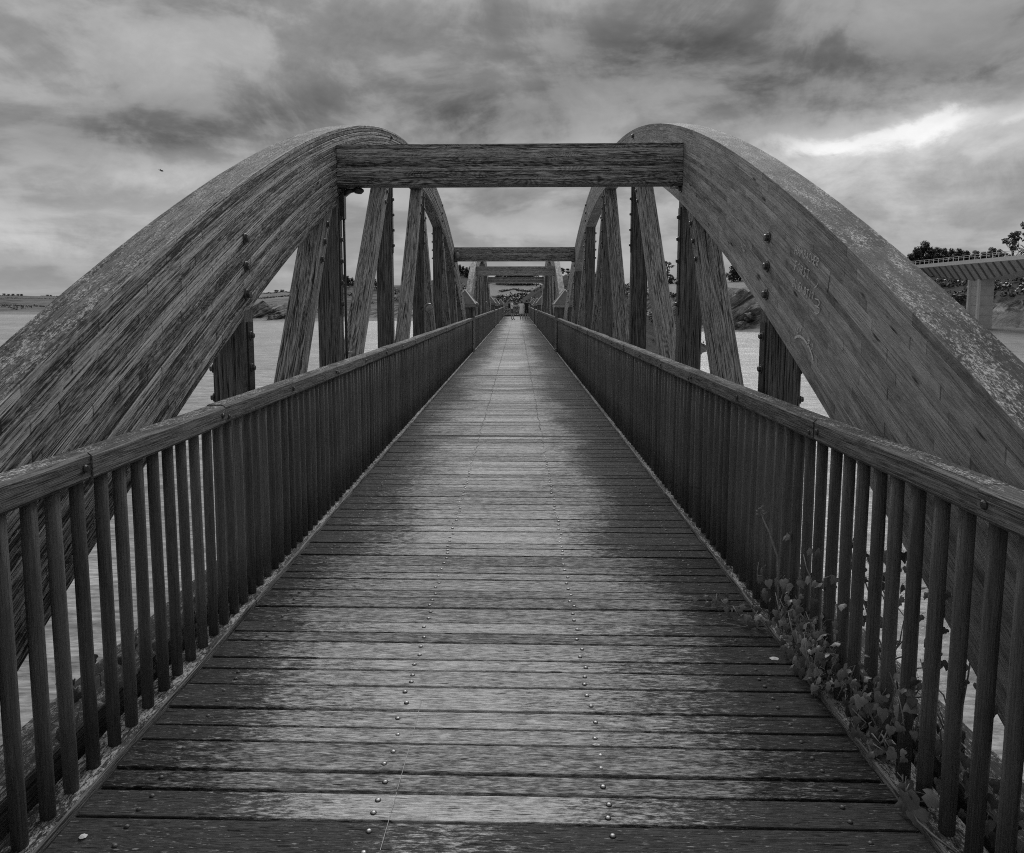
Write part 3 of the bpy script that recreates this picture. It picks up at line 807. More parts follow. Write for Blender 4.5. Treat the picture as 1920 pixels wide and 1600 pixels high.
def railing(side, y0, y1, label, detail, seed):
    random.seed(seed)
    rl = thing('timber_railing', label, 'railing', (side * BX, (y0 + y1) / 2, 0), 'railings along the footbridge')
    # foot strip the balusters stand on
    y = y0
    while y < y1 - .05:
        ye = min(y + 2.26, y1); b = MB()
        b.beam((side * (BX + .012), y + .003, -.002), (side * (BX + .012), ye - .003, -.002), .130, .05, ch=.006, seg=4, wob=.0012); b.build('foot_strip', M['strip'], rl); y = ye
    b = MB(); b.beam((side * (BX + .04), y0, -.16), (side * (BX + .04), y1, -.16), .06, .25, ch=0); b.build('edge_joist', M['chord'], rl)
    y = (1.432 if side > 0 else 1.424) if detail else y0 + .06; far = MB(); k = 0
    while y < y1 - .03:
        if detail:
            o = link('baluster', random.choice(BAL), rl, (side * BX + random.uniform(-.003, .003), y + random.uniform(-.004, .004), .018)); o.rotation_euler = (random.uniform(-.006, .006), random.uniform(-.006, .006), random.uniform(0, 6.28))
        else: far.tube([(side * BX, y, .018), (side * BX, y, 1.03)], .0225, 6, cap=False)
        y += .1225
    if not detail:
        o = far.build('baluster_row', M['bal'], rl); o['kind'] = 'stuff'
    y = y0
    ph = 1.935 + (.0 if side > 0 else .35)
    first = ph - 1.082 * math.ceil((ph - y0) / 1.082)
    y = first
    while y < y1:
        a, e = max(y, y0), min(y + 1.082, y1)
        if e - a > .05:
            b = MB(); jz = random.uniform(-.003, .003); jx = random.uniform(-.003, .003)
            b.beam((side * (BX) + jx, a + .002, 1.0655 + jz), (side * (BX) + jx, e - .002, 1.0655 + jz + random.uniform(-.002, .002)), .096, .092, ch=.012, seg=3 if detail else 1, wob=.0015 if detail else 0)
            h = b.build('handrail', M['rail'], rl)
            if detail and e < 14:
                put_bolt(h, (side * (BX - .048) + jx, e - .035, 1.065), (-side, 0, 0), COACH)
                if random.random() < .3: put_bolt(h, (side * (BX - .048) + jx, a + .04, 1.05), (-side, 0, 0), COACH, .8)
        y += 1.082
    return rl
railing(1, 1.41, 22.75, 'timber railing with ivy growing through its round balusters, below the lettered arch', True, 1)
railing(-1, 1.41, 22.75, 'timber railing with pale lichened foot strip, facing the ivy-grown railing', True, 2)
railing(1, 23.95, 44.3, 'farther timber railing beyond the capped pier post, in line with the ivy-grown railing', False, 3)
railing(-1, 23.95, 44.3, 'farther timber railing beyond the capped pier post, in line with the lichened railing', False, 4)
railing(1, 45.5, 80.9, 'last timber railing leading to the end fence beside the man in black', False, 5)
railing(-1, 45.5, 80.9, 'last timber railing leading to the end fence beside the man in profile', False, 6)

# ------------------------------------------------------------------ arch trusses
OFFS = [-7.97, -5.72, -3.0, 0.12, 3.12, 5.95, 8.05]
def truss(side, mid, y0, y1, label, near, mat, seed):
    random.seed(seed)
    tr = thing('arch_truss', label, 'arch', (side * 1.6, mid, 0), 'timber arch trusses of the footbridge')
    # arch rib: laminations, each its own board
    N = 18 if near else 8
    ab = thing('arch_beam', '', ''); del ab['label']; del ab['category']
    ab.location = (side * 1.6, mid, 0); ab.parent = tr; ab.matrix_parent_inverse = Matrix.Translation(-tr.location)
    ns = 72 if near else 36
    for k in range(N):
        f0, f1 = k / N, (k + 1) / N
        kk = .0045 if side < 0 else .0007; ins = random.uniform(-kk, kk); ins2 = random.uniform(-kk, kk)
        vs, gs = [], []; s = 0; prev = None; go = (random.uniform(0, 60), random.uniform(0, 9), random.uniform(0, 9)); g_ = .0016 if side < 0 else .0005
        for i in range(ns + 1):
            y = y0 + (y1 - y0) * i / ns; d = y - mid; b0, t0 = botz(d), topz(d)
            za = b0 + (t0 - b0) * f0 + g_; zb = b0 + (t0 - b0) * f1 - g_
            if prev is not None: s += math.hypot(y - prev[0], zb - prev[1])
            prev = (y, zb)
            xi, xo = side * (AI + ins), side * (AO + ins2); c = .003 if side < 0 else .0012; cs = side * c
            ring = [(xi, za + c), (xi + cs, za), (xo - cs, za), (xo, za + c), (xo, zb - c), (xo - cs, zb), (xi + cs, zb), (xi, zb - c)]
            for (xx, z) in ring:
                vs.append((xx, y, z)); gs.append((s + go[0], abs(xx) + go[1], z - za + go[2]))
        fs = []
        for i in range(ns):
            for q in range(8):
                q2 = (q + 1) % 8; fc = (i * 8 + q, i * 8 + q2, (i + 1) * 8 + q2, (i + 1) * 8 + q)
                fs.append(fc if side < 0 else tuple(reversed(fc)))
        fs += [tuple(range(8)), tuple(ns * 8 + q for q in range(8))]
        b = MB(); b.add(vs, fs, gs); lo = b.mesh('lamination', mat)
        o = bpy.data.objects.new('lamination', lo); COL.objects.link(o); o.parent = ab
        o.matrix_parent_inverse = Matrix.Translation(-Vector((side * 1.6, mid, 0)))
    # bottom chord
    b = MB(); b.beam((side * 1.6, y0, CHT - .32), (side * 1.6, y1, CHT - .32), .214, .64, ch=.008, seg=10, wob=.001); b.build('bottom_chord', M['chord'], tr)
    # vertical posts
    bottoms = {}
    for d in OFFS:
        y = mid + d; zt = botz(d) + .05
        if near:
            b = MB(); b.beam((side * 1.6, y + .075, CHT - .05), (side * 1.6, y + .075, zt), .194, .15, up=(0, 1, 0), ch=.006, seg=4, wob=.001)
        else:
            b = MB(); b.beam((side * 1.6, y + .075, CHT - .05), (side * 1.6, y + .075, zt), .194, .15, up=(0, 1, 0), ch=.006)
        po = b.build('vertical_post', M['post'], tr)
        zb = botz(d)
        # steel strap on the inner face with its bolts
        b = MB(); b.beam((side * (AI - .002), y + .075, max(CHT + .1, zb - .95)), (side * (AI - .002), y + .075, zb - .02), .012, .085, up=(0, 1, 0), ch=.002); st = b.build('strap', M['steel'], po) if abs(d) > 3 or near else None
        lim = 5 if near else 3
        nb = min(lim, int((zb - .3) / .2))
        for k in range(nb):
            put_bolt(po, (side * (AI - .009), y + .075, zb - .1 - .19 * k), (-side, 0, 0), None, .8)
        if near:
            for k in range(min(4, nb)): put_bolt(po, (side * (AO + .003), y + .02, zb - .12 - .17 * k), (side, -.2, 0), None, .8)
            for k in range(3):
                put_bolt(ab, (side * (AI - .004), y + .075 - .03, zb + .14 + .16 * k), (-side, 0, 0))
    # diagonals rise from the foot of each post to the head of the next towards the crown
    def diag(ya, yb, hb, nm='diagonal_strut'):
        b = MB(); a = Vector((side * 1.6, ya, CHT + .0)); e = Vector((side * 1.6, yb, hb + .06))
        b.beam(a, e, .186, .155, up=(0, -1, .2), ch=.008, seg=5 if near else 1, wob=.0012 if near else 0)
        q = b.build(nm, M['strut'], tr)
        dv = (e - a).normalized()
        for k in range(3 if near else 2):
            pz = e - dv * (.22 + .18 * k)
            put_bolt(q, (side * (AI + .006), pz.y, pz.z), (-side, 0, 0), None, .9)
    for a, c in ((-7.48, -5.93), (-5.66, -2.98), (-2.34, .12)):
        diag(mid + a, mid + c, botz(c)); diag(mid - a + .15, mid - c + .22, botz(c))
    return tr, ab
T1R, A1R = truss(1, 12.1, 1.0, 22.95, 'laminated timber arch truss with white scratched lettering on its smooth flank', True, M['arch_r'], 21)
T1L, A1L = truss(-1, 12.1, 1.0, 22.95, 'rough weathered laminated timber arch truss facing the lettered arch', True, M['arch_l'], 22)
T2R, A2R = truss(1, 33.6, 22.99, 44.7, 'farther timber arch truss standing in line beyond the lettered arch', False, M['arch_r'], 23)
T2L, A2L = truss(-1, 33.6, 22.99, 44.7, 'farther timber arch truss standing in line beyond the rough weathered arch', False, M['arch_l'], 24)
# dark scrawl on a far post of the right arch is kept as a mark on the timber
# ------------------------------------------------------------------ cross beams
for (y, lab, near) in [(6.377, 'heavy timber cross beam with a dark bracket lamp under its end', True),
                       (18.09, 'timber cross beam at the far shoulders of the lettered arch and its twin', True),
                       (27.74, 'timber cross beam at the near shoulders of the second arch pair', False),
                       (39.4, 'timber cross beam at the far shoulders of the second arch pair', False)]:
    random.seed(int(y * 10))
    e = thing('cross_beam', lab, 'beam', (0, y, 2.8), 'cross beams between the arches')
    z0, z1 = 2.6187, 2.962; n = 9 if near else 4
    for k in range(n):
        za = z0 + (z1 - z0) * k / n; zb = z0 + (z1 - z0) * (k + 1) / n
        b = MB(); j = random.uniform(-.0025, .0025)
        b.beam((-AI + .003, y + .09 + j, (za + zb) / 2), (AI - .003, y + .09 + j, (za + zb) / 2), .18, zb - za - .001, ch=.002, seg=4, wob=.0006)
        b.build('lamination', M['beam'], e)
    for s in (-1, 1):
        b = MB(); b.box((s * 1.46 - .035, y + .005, z0 - .02), (s * 1.46 + .035, y + .175, z0 - .002)); b.build('bearing_plate', M['steel'], e)

# ------------------------------------------------------------------ pier posts with pyramid caps
def pier_post(side, yc, label, hw=.55, lx0=1.318, lx1=1.86, ht=1.50):
    e = thing('pier_post', label, 'post', (side * 1.6, yc, WATER), 'capped posts on the piers')
    n = 4
    for k in range(n):                        # upright boards of the casing
        ya = yc - hw + 2 * hw * k / n
        b = MB(); b.beam((side * (lx0 + .02), ya + hw / n, -.5), (side * (lx0 + .02), ya + hw / n, ht), .04, 2 * hw / n - .008, up=(0, 1, 0), ch=.004); b.build('casing_board', M['post'], e)
        b = MB(); b.beam((side * (lx1 - .02), ya + hw / n, -.5), (side * (lx1 - .02), ya + hw / n, ht), .04, 2 * hw / n - .008, up=(0, 1, 0), ch=.004); b.build('casing_board', M['post'], e)
    for k in range(3):
        xa = lx0 + .043 + (lx1 - lx0 - .086) * (k + .5) / 3; w = (lx1 - lx0 - .086) / 3 - .006
        for yy in (yc - hw + .02, yc + hw - .02):
            b = MB(); b.beam((side * xa, yy, -.5), (side * xa, yy, ht), w, .04, up=(0, 1, 0), ch=.004); b.build('casing_board', M['post'], e)
    cx = side * (lx0 + lx1) / 2; ox = (lx1 - lx0) / 2 + .07; oy = hw + .07
    b = MB(); b.box((cx - ox, yc - oy, ht - .06), (cx + ox, yc + oy, ht + .03)); b.build('eave_board', M['beam'], e)
    b = MB(); ax = ox + .02; ay = oy + .02; z = ht + .031; zt = z + .46; rl = max(0, ay - ax * .85)
    b.add([(cx - ax, yc - ay, z), (cx + ax, yc - ay, z), (cx + ax, yc + ay, z), (cx - ax, yc + ay, z), (cx, yc - rl, zt), (cx, yc + rl, zt)],
          [(0, 1, 4), (1, 2, 5, 4), (2, 3, 5), (3, 0, 4, 5), (3, 2, 1, 0)])
    cp = b.build('cap', M['capmetal'], e)
    for (p, q) in [((cx - ax, yc - ay, z), (cx, yc - rl, zt)), ((cx + ax, yc - ay, z), (cx, yc - rl, zt)), ((cx - ax, yc + ay, z), (cx, yc + rl, zt)), ((cx + ax, yc + ay, z), (cx, yc + rl, zt))]:
        b = MB(); b.beam(Vector(p) + Vector((0, 0, .012)), Vector(q) + Vector((0, 0, .012)), .03, .02, ch=0); b.build('ridge_strip', M['parapet'], cp)
    for k in range(7): put_bolt(e, (side * (lx0 - .002), yc - hw + .12, .12 + .17 * k), (-side, 0, 0), None, .7)
    b = MB(); b.tube([(side * 1.6, yc, WATER - 2.5), (side * 1.6, yc, -.45)], .26, 14); b.build('pile', M['chord'], e)
pier_post(1, PIER_Y[0], 'capped timber pier post at the near foot of the lettered arch')
pier_post(-1, PIER_Y[0], 'capped timber pier post at the near foot of the rough weathered arch')
pier_post(1, PIER_Y[1], 'capped timber pier post between the lettered arch and the farther arch')
pier_post(-1, PIER_Y[1], 'capped timber pier post with a round lamp, between the rough arch and farther arch')
pier_post(1, PIER_Y[2], 'capped timber pier post at the far foot of the arch beyond the lettered one')
pier_post(-1, PIER_Y[2], 'capped timber pier post at the far foot of the arch beyond the rough one')
for s, nm in ((1, 'on the side of the man in black'), (-1, 'on the side of the man in profile')):
    pier_post(s, 53.0, 'small capped post just past the pale threshold ' + nm, .3, 1.30, 1.75, 1.42)
    pier_post(s, 70.5, 'last capped post before the end fence ' + nm, .3, 1.32, 1.75, 1.42)

# pale threshold board and end fence
b = MB(); b.beam((-1.3, 50.8, .012), (1.3, 50.8, .012), .3, .03, ch=.004); o = b.build('threshold_board', plain('pale_threshold', .5, .7), None)
tag(o, 'pale threshold strip laid across the deck past the second arch pair', 'threshold')
ef = thing('end_fence', 'metal bar fence closing the far end of the footbridge', 'fence', (0, 81.2, 0))
b = MB(); b.beam((-1.45, 81.2, 1.1), (1.45, 81.2, 1.1), .1, .1, ch=.01); b.build('top_rail', M['rail'], ef)
b = MB(); b.beam((-1.45, 81.2, .1), (1.45, 81.2, .1), .08, .16, ch=.004); b.build('bottom_board', M['chord'], ef)
x = -1.38
while x < 1.42:
    b = MB(); b.tube([(x, 81.2, .15), (x, 81.2, 1.06)], .02, 6); b.build('bar', M['housing'], ef); x += .16
for x in (-1.4, 1.4):
    b = MB(); b.beam((x, 81.2, -.4), (x, 81.2, 1.16), .1, .12, up=(0, 1, 0)); b.build('fence_post', M['post'], ef)

# ------------------------------------------------------------------ lamps on the rough arch
def lamp(p, axis, label, conduit_to=None, r=.085):
    p = Vector(p); ax = Vector(axis).normalized()
    e = thing('globe_lamp', label, 'lamp', p, 'small round lamps on the bridge')
    b = MB(); b.lathe([(.001, -.075), (r * .6, -.07), (r * .95, -.03), (r * 1.06, 0), (r * 1.06, .035), (r * .98, .035)], p, ax, 16); b.build('housing', M['housing'], e)
    b = MB(); b.lathe([(r * .97, .03), (r * .9, .05), (r * .6, .075), (.001, .088)], p, ax, 16); b.build('lens', M['glass'], e)
    b = MB(); b.tube([p - ax * .07, p - ax * .07 + Vector((-.06, .0, -.02)), p - ax * .05 + Vector((-.13, 0, -.03))], .014, 7); b.build('bracket', M['steel'], e)
    if conduit_to is not None:
        b = MB(); b.tube([p - ax * .07 + Vector((-.075, 0, -.03)), p - ax * .07 + Vector((-.085, 0, -.2)), (p.x - .085, p.y + .05, conduit_to)], .011, 6); b.build('conduit', M['steel'], e)
def lampat(px, py, X, *a, **k): p = at_x(px, py, X); lamp(p, *a, **k)
lampat(803, 577, -1.40, (.55, -.75, -.45), 'round hooded lamp on the middle post of the rough weathered arch', 0.1, r=.075)
lampat(894, 571, -1.22, (.6, -.7, -.3), 'round lamp mounted under the cap of the pier post beyond the rough arch', None, r=.07)
lampat(912, 568, -1.38, (.6, -.7, -.3), 'round lamp on a post of the second arch, beyond its near cross beam', .1, r=.07)
lampat(857, 479, -1.42, (.5, -.85, -.1), 'round lamp at the end of the second cross beam, on the rough arch', None, r=.075)
# bracket lamp under the first cross beam, seen from behind
bl = thing('bracket_lamp', 'dark scroll bracket lamp under the end of the first cross beam', 'lamp', (-1.36, 6.53, 2.55))
b = MB(); b.tube([(-1.47, 6.50, 2.56), (-1.43, 6.50, 2.585), (-1.38, 6.50, 2.59)], [.022, .022, .018], 8); b.build('arm', M['steel'], bl)
b = MB(); b.lathe([(.001, .022), (.03, .02), (.05, .008), (.05, -.008), (.03, -.03), (.001, -.034)], (-1.34, 6.50, 2.592), (.1, 0, 1), 14); b.build('shade', M['steel'], bl)
b = MB(); b.box((-1.499, 6.46, 2.34), (-1.462, 6.54, 2.60)); b.build('wall_plate', M['steel'], bl)
b = MB(); b.tube([(-1.485, 6.545, 2.36), (-1.487, 6.55, 1.6), (-1.486, 6.547, .9), (-1.487, 6.55, .1)], .012, 6); cd = b.build('conduit', M['steel'], bl)
for z in (1.72, 1.14):
    b = MB(); b.beam((-1.50, 6.56, z), (-1.44, 6.56, z), .012, .02, ch=0); b.build('clip', M['screw'], cd)

# ------------------------------------------------------------------ scratched lettering on the smooth arch
G = {'H': [[(0, 0), (0, 1)], [(.6, 0), (.6, 1)], [(0, .5), (.6, .5)]], 'A': [[(0, 0), (.3, 1), (.6, 0)], [(.12, .4), (.48, .4)]],
     'M': [[(0, 0), (.05, 1), (.35, .4), (.65, 1), (.7, 0)]], 'B': [[(0, 0), (0, 1), (.45, .85), (.4, .58), (0, .52), (.5, .4), (.5, .12), (0, 0)]],
     'C': [[(.55, .85), (.3, 1), (.05, .75), (.05, .25), (.3, 0), (.55, .15)]], 'E': [[(.5, 1), (0, 1), (0, 0), (.5, 0)], [(0, .5), (.4, .5)]],
     'R': [[(0, 0), (0, 1), (.5, .85), (.45, .58), (0, .5), (.55, 0)]], 'F': [[(.5, 1), (0, 1), (0, 0)], [(0, .5), (.4, .5)]],
     'O': [[(.3, 0), (.05, .25), (.05, .75), (.3, 1), (.55, .75), (.55, .25), (.3, 0)]], 'S': [[(.55, .88), (.25, 1), (.05, .75), (.5, .35), (.35, 0), (0, .12)]],
     'T': [[(0, 1), (.6, 1)], [(.3, 1), (.3, 0)]], 'L': [[(0, 1), (0, 0), (.5, 0)]], 'I': [[(.2, 0), (.2, 1)]], '!': [[(.2, .3), (.2, 1)], [(.2, 0), (.2, .08)]],
     'J': [[(0, 1), (.6, 1)], [(.35, 1), (.3, .1), (.0, 0)]], 'V': [[(0, 1), (.3, 0), (.6, 1)]], '?': [[(.0, .75), (.2, 1), (.5, .85), (.3, .45), (.28, .0)]], 'Z': [[(0, 1), (.55, 1), (0, 0), (.55, 0)]], '1': [[(0, .7), (.25, 1), (.2, 0)]]}
random.seed(8)
def mark(parent, polys, lat, w=.0055, mat='chalk', nm='lettering', side=1, out=.005):
    b = MB()
    for pl in polys:
        pts = []
        for (px, py) in pl:
            y, z = px2side(px, py, lat); pts.append(Vector((lat - side * out, y, z)))
        for p, q in zip(pts, pts[1:]):
            if (q - p).length > 1e-4: b.beam(p, q, w * random.uniform(.7, 1.2), .0012, up=(1, 0, 0), ch=0)
    o = b.build(nm, M[mat], parent); return o
def word(txt, x0, y0, dx, dy, lh, lw):
    """letters run along (dx, dy) per letter in photograph pixels; upright strokes stay vertical"""
    pl = []
    for i, ch in enumerate(txt):
        ox, oy = x0 + dx * i + random.uniform(-.8, .8), y0 + dy * i + random.uniform(-.8, .8)
        for st in G.get(ch, []):
            q = []
            for (u, v) in st:
                q.append((ox + u * lw + v * 2.2, oy - v * lh + u * dy * .75))
            pl.append(q)
    return pl
w1 = word('HAMBACHER', 1492, 476, 5.15, 2.95, 16, 6.5)
w2 = word('FORST', 1491.5, 506, 5.6, 4.1, 17, 6.8)
w3 = word('BLEIBT!', 1488, 537, 5.0, 4.0, 15, 6)
w3 += word('?', 1522, 563, 4, 3, 15, 6) + [[(1528, 541), (1533, 537), (1536, 531)], [(1530, 560), (1537, 563), (1539, 569), (1535, 575), (1530, 573)], [(1532, 575), (1538, 578), (1538, 585), (1534, 589), (1529, 586)]]
w4 = word('ICV', 1491, 627, 5, -1.4, 12, 5) + word('Z1', 1514, 649, 8, 6, 12, 7)
for ww in (w1, w2, w3, w4): mark(T1R, ww, AI, .0048)['kind'] = 'stuff'
mark(T1R, [[(1492, 634), (1497, 631), (1502, 631), (1508, 635), (1514, 643), (1520, 654), (1524, 665), (1526.5, 676)]], AI, .012, 'chalk', 'scratch')
mark(T1R, word('HOK', 1391, 470, 3.6, 2.6, 14, 5) + [[(1364, 450), (1366, 459)]], AI, .004, 'chalk', 'lettering')['kind'] = 'stuff'
mark(T1R, [[(1559, 511), (1557, 528), (1553, 549)]], AI, .004, 'ink', 'crack')
lat = AI; 
mark(T1R, [[(1085, 557), (1081, 563), (1085, 568), (1081, 573)], [(1081, 577), (1085, 580), (1083, 588), (1080, 583), (1081, 577)], [(1084, 592), (1080, 598)]], AI, .02, 'ink', 'scrawl', 1, .012)

# ------------------------------------------------------------------ ivy
def ivy_leaf(seed):
    random.seed(seed); b = MB()
    out = [(0, .02), (.25, -.14), (.50, .02), (.52, .22), (.40, .40), (.36, .58), (.17, .76), (0, 1.0), (-.17, .76), (-.36, .58), (-.40, .40), (-.52, .22), (-.50, .02), (-.25, -.14)]
    vs = [(0, .34, .06)]
    for (x, y) in out:
        x *= random.uniform(.85, 1.1); y *= random.uniform(.92, 1.08)
        vs.append((x, y, -.30 * abs(x) - .28 * max(0, y - .3) + random.uniform(-.07, .07)))
    n = len(out)
    b.add([Vector(v) * 1.0 for v in vs], [(0, 1 + k, 1 + (k + 1) % n) for k in range(n)], None, 0, True)
    b.tube([(0, 0, -.02), (0, -.3, -.1), (.04, -.6, -.3)], .018, 4, 1)
    return b.mesh('leaf', [M['ivy'], M['ivystem']])
IV = [ivy_leaf(s) for s in range(6)]
def add_leaf(parent, p, nrm, size):
    o = bpy.data.objects.new('leaf', random.choice(IV)); COL.objects.link(o); o.parent = parent
    o.matrix_parent_inverse = Matrix.Translation(-parent.location)
    nrm = Vector(nrm).normalized()
    down = Vector((random.uniform(-.6, .6), random.uniform(-.6, .6), -1)); tdir = (down - nrm * down.dot(nrm)).normalized()
    xd = tdir.cross(nrm)
    m = Matrix((xd, tdir, nrm)).transposed()
    o.location = p; o.rotation_mode = 'QUATERNION'; o.rotation_quaternion = m.to_quaternion(); o.scale = (size,) * 3
def twig(parent, pts, r=.004, nm='stem'):
    b = MB(); b.tube(pts, [r] * (len(pts) - 1) + [r * .5], 5); return b.build(nm, M['ivystem'], parent)
def ivy(name, label, cat, clusters, seed, loc, side=1, stems=10, face=0.8, lo=.020, hi=.046):
    random.seed(seed); e = thing(name, label, cat, loc)
    for (c, r, n) in clusters:
        c = Vector(c)
        for _ in range(n):
            d = Vector((random.gauss(0, .5), random.gauss(0, .5), random.gauss(0, .5)))
            p = c + Vector((d.x * r[0], d.y * r[1], d.z * r[2])); p.z = max(p.z, .04)
            nr = Vector((-side * face + random.uniform(-.9, .7), -.45 + random.uniform(-.9, .9), .7 + random.uniform(-.7, .5)))
            add_leaf(e, p, nr, random.uniform(lo, hi))
        for _ in range(max(2, n // stems)):
            a = c + Vector((random.gauss(0, .3) * r[0], random.gauss(0, .5) * r[1], -.4 * r[2])); q = a + Vector((random.uniform(-.5, .3) * r[0] * side, random.uniform(-.6, .6) * r[1], random.uniform(.2, 1.1) * r[2]))
            mid = (a + q) / 2 + Vector((random.uniform(-.03, .03), random.uniform(-.03, .03), random.uniform(0, .05)))
            twig(e, [a, mid, q], .0028)
    return e
ivy('ivy_plant', 'leafy ivy clump spilling between the balusters onto the deck edge', 'ivy',
    [((1.31, 3.12, .16), (.05, .2, .15), 105), ((1.31, 2.84, .17), (.055, .2, .17), 150), ((1.34, 2.48, .14), (.05, .15, .18), 95), ((1.25, 3.45, .06), (.08, .12, .05), 14), ((1.35, 2.30, .26), (.04, .1, .18), 22), ((1.35, 3.0, .45), (.03, .3, .14), 18)], 4, (1.32, 2.85, .02), 1, 6)
ivy('ivy_plant', 'tangled ivy behind the balusters climbing the chord of the lettered arch', 'ivy',
    [((1.47, 2.55, .35), (.08, .5, .34), 70), ((1.45, 2.15, .18), (.05, .4, .18), 60), ((1.5, 2.8, .5), (.1, .3, .22), 46), ((1.44, 1.8, .1), (.04, .25, .1), 18)], 9, (1.5, 2.4, CHT), 1, 5)
e = ivy('ivy_sprig', 'lone ivy sprig with a long pale stem on the foot strip', 'ivy', [((1.31, 2.13, .09), (.03, .05, .06), 5)], 12, (1.31, 2.1, .02), 1, 99, .7, .045, .075)
twig(e, [(1.305, 2.14, .035), (1.30, 2.08, .026), (1.315, 2.02, .026), (1.345, 1.95, .026)], .0034)
e = ivy('flowering_ivy', 'upright ivy shoot with small berry head rising beside a baluster', 'ivy', [((1.29, 3.45, .25), (.03, .05, .1), 8)], 14, (1.33, 3.45, .02), 1, 99)
tp = at_x(1427, 965, 1.29); tq = at_x(1458, 1045, 1.325)
twig(e, [(1.335, tq.y - .03, .05), (1.33, tq.y, tq.z - .12), tq, (tp + tq) / 2 + Vector((0, 0, .015)), tp], .005)
for k in range(9):
    a = k * 2.4; r_ = .026 * (0.6 + .4 * (k % 3) / 2); p = tp + Vector((math.cos(a) * r_, math.sin(a) * r_, .012 * (k % 4)))
    twig(e, [tp - Vector((0, 0, .018)), p], .0016)
    b = MB(); b.lathe([(.001, -.006), (.005, -.003), (.006, .001), (.004, .005), (.001, .0065)], p, (0, 0, 1), 6); b.build('berry', M['ivystem'], e)
ivy('ivy_plant', 'small straggly ivy behind the railing with the lichened foot strip', 'ivy',
    [((-1.50, 2.7, .2), (.06, .4, .12), 26), ((-1.46, 3.3, .12), (.05, .3, .1), 18), ((-1.45, 2.3, .16), (.04, .3, .06), 6)], 15, (-1.5, 2.7, CHT), -1, 5)
e = ivy('ivy_runner', 'thin ivy runners creeping over the plank ends near the ivy clump', 'ivy', [((1.13, 3.68, .03), (.12, .12, .01), 16)], 16, (1.2, 3.6, .01), 1, 99, .2, .018, .032)
twig(e, [(1.29, 3.6, .03), (1.19, 3.66, .018), (1.08, 3.64, .014), (.96, 3.7, .012)], .0025); twig(e, [(1.29, 3.45, .03), (1.19, 3.42, .016), (1.1, 3.48, .012)], .0025)

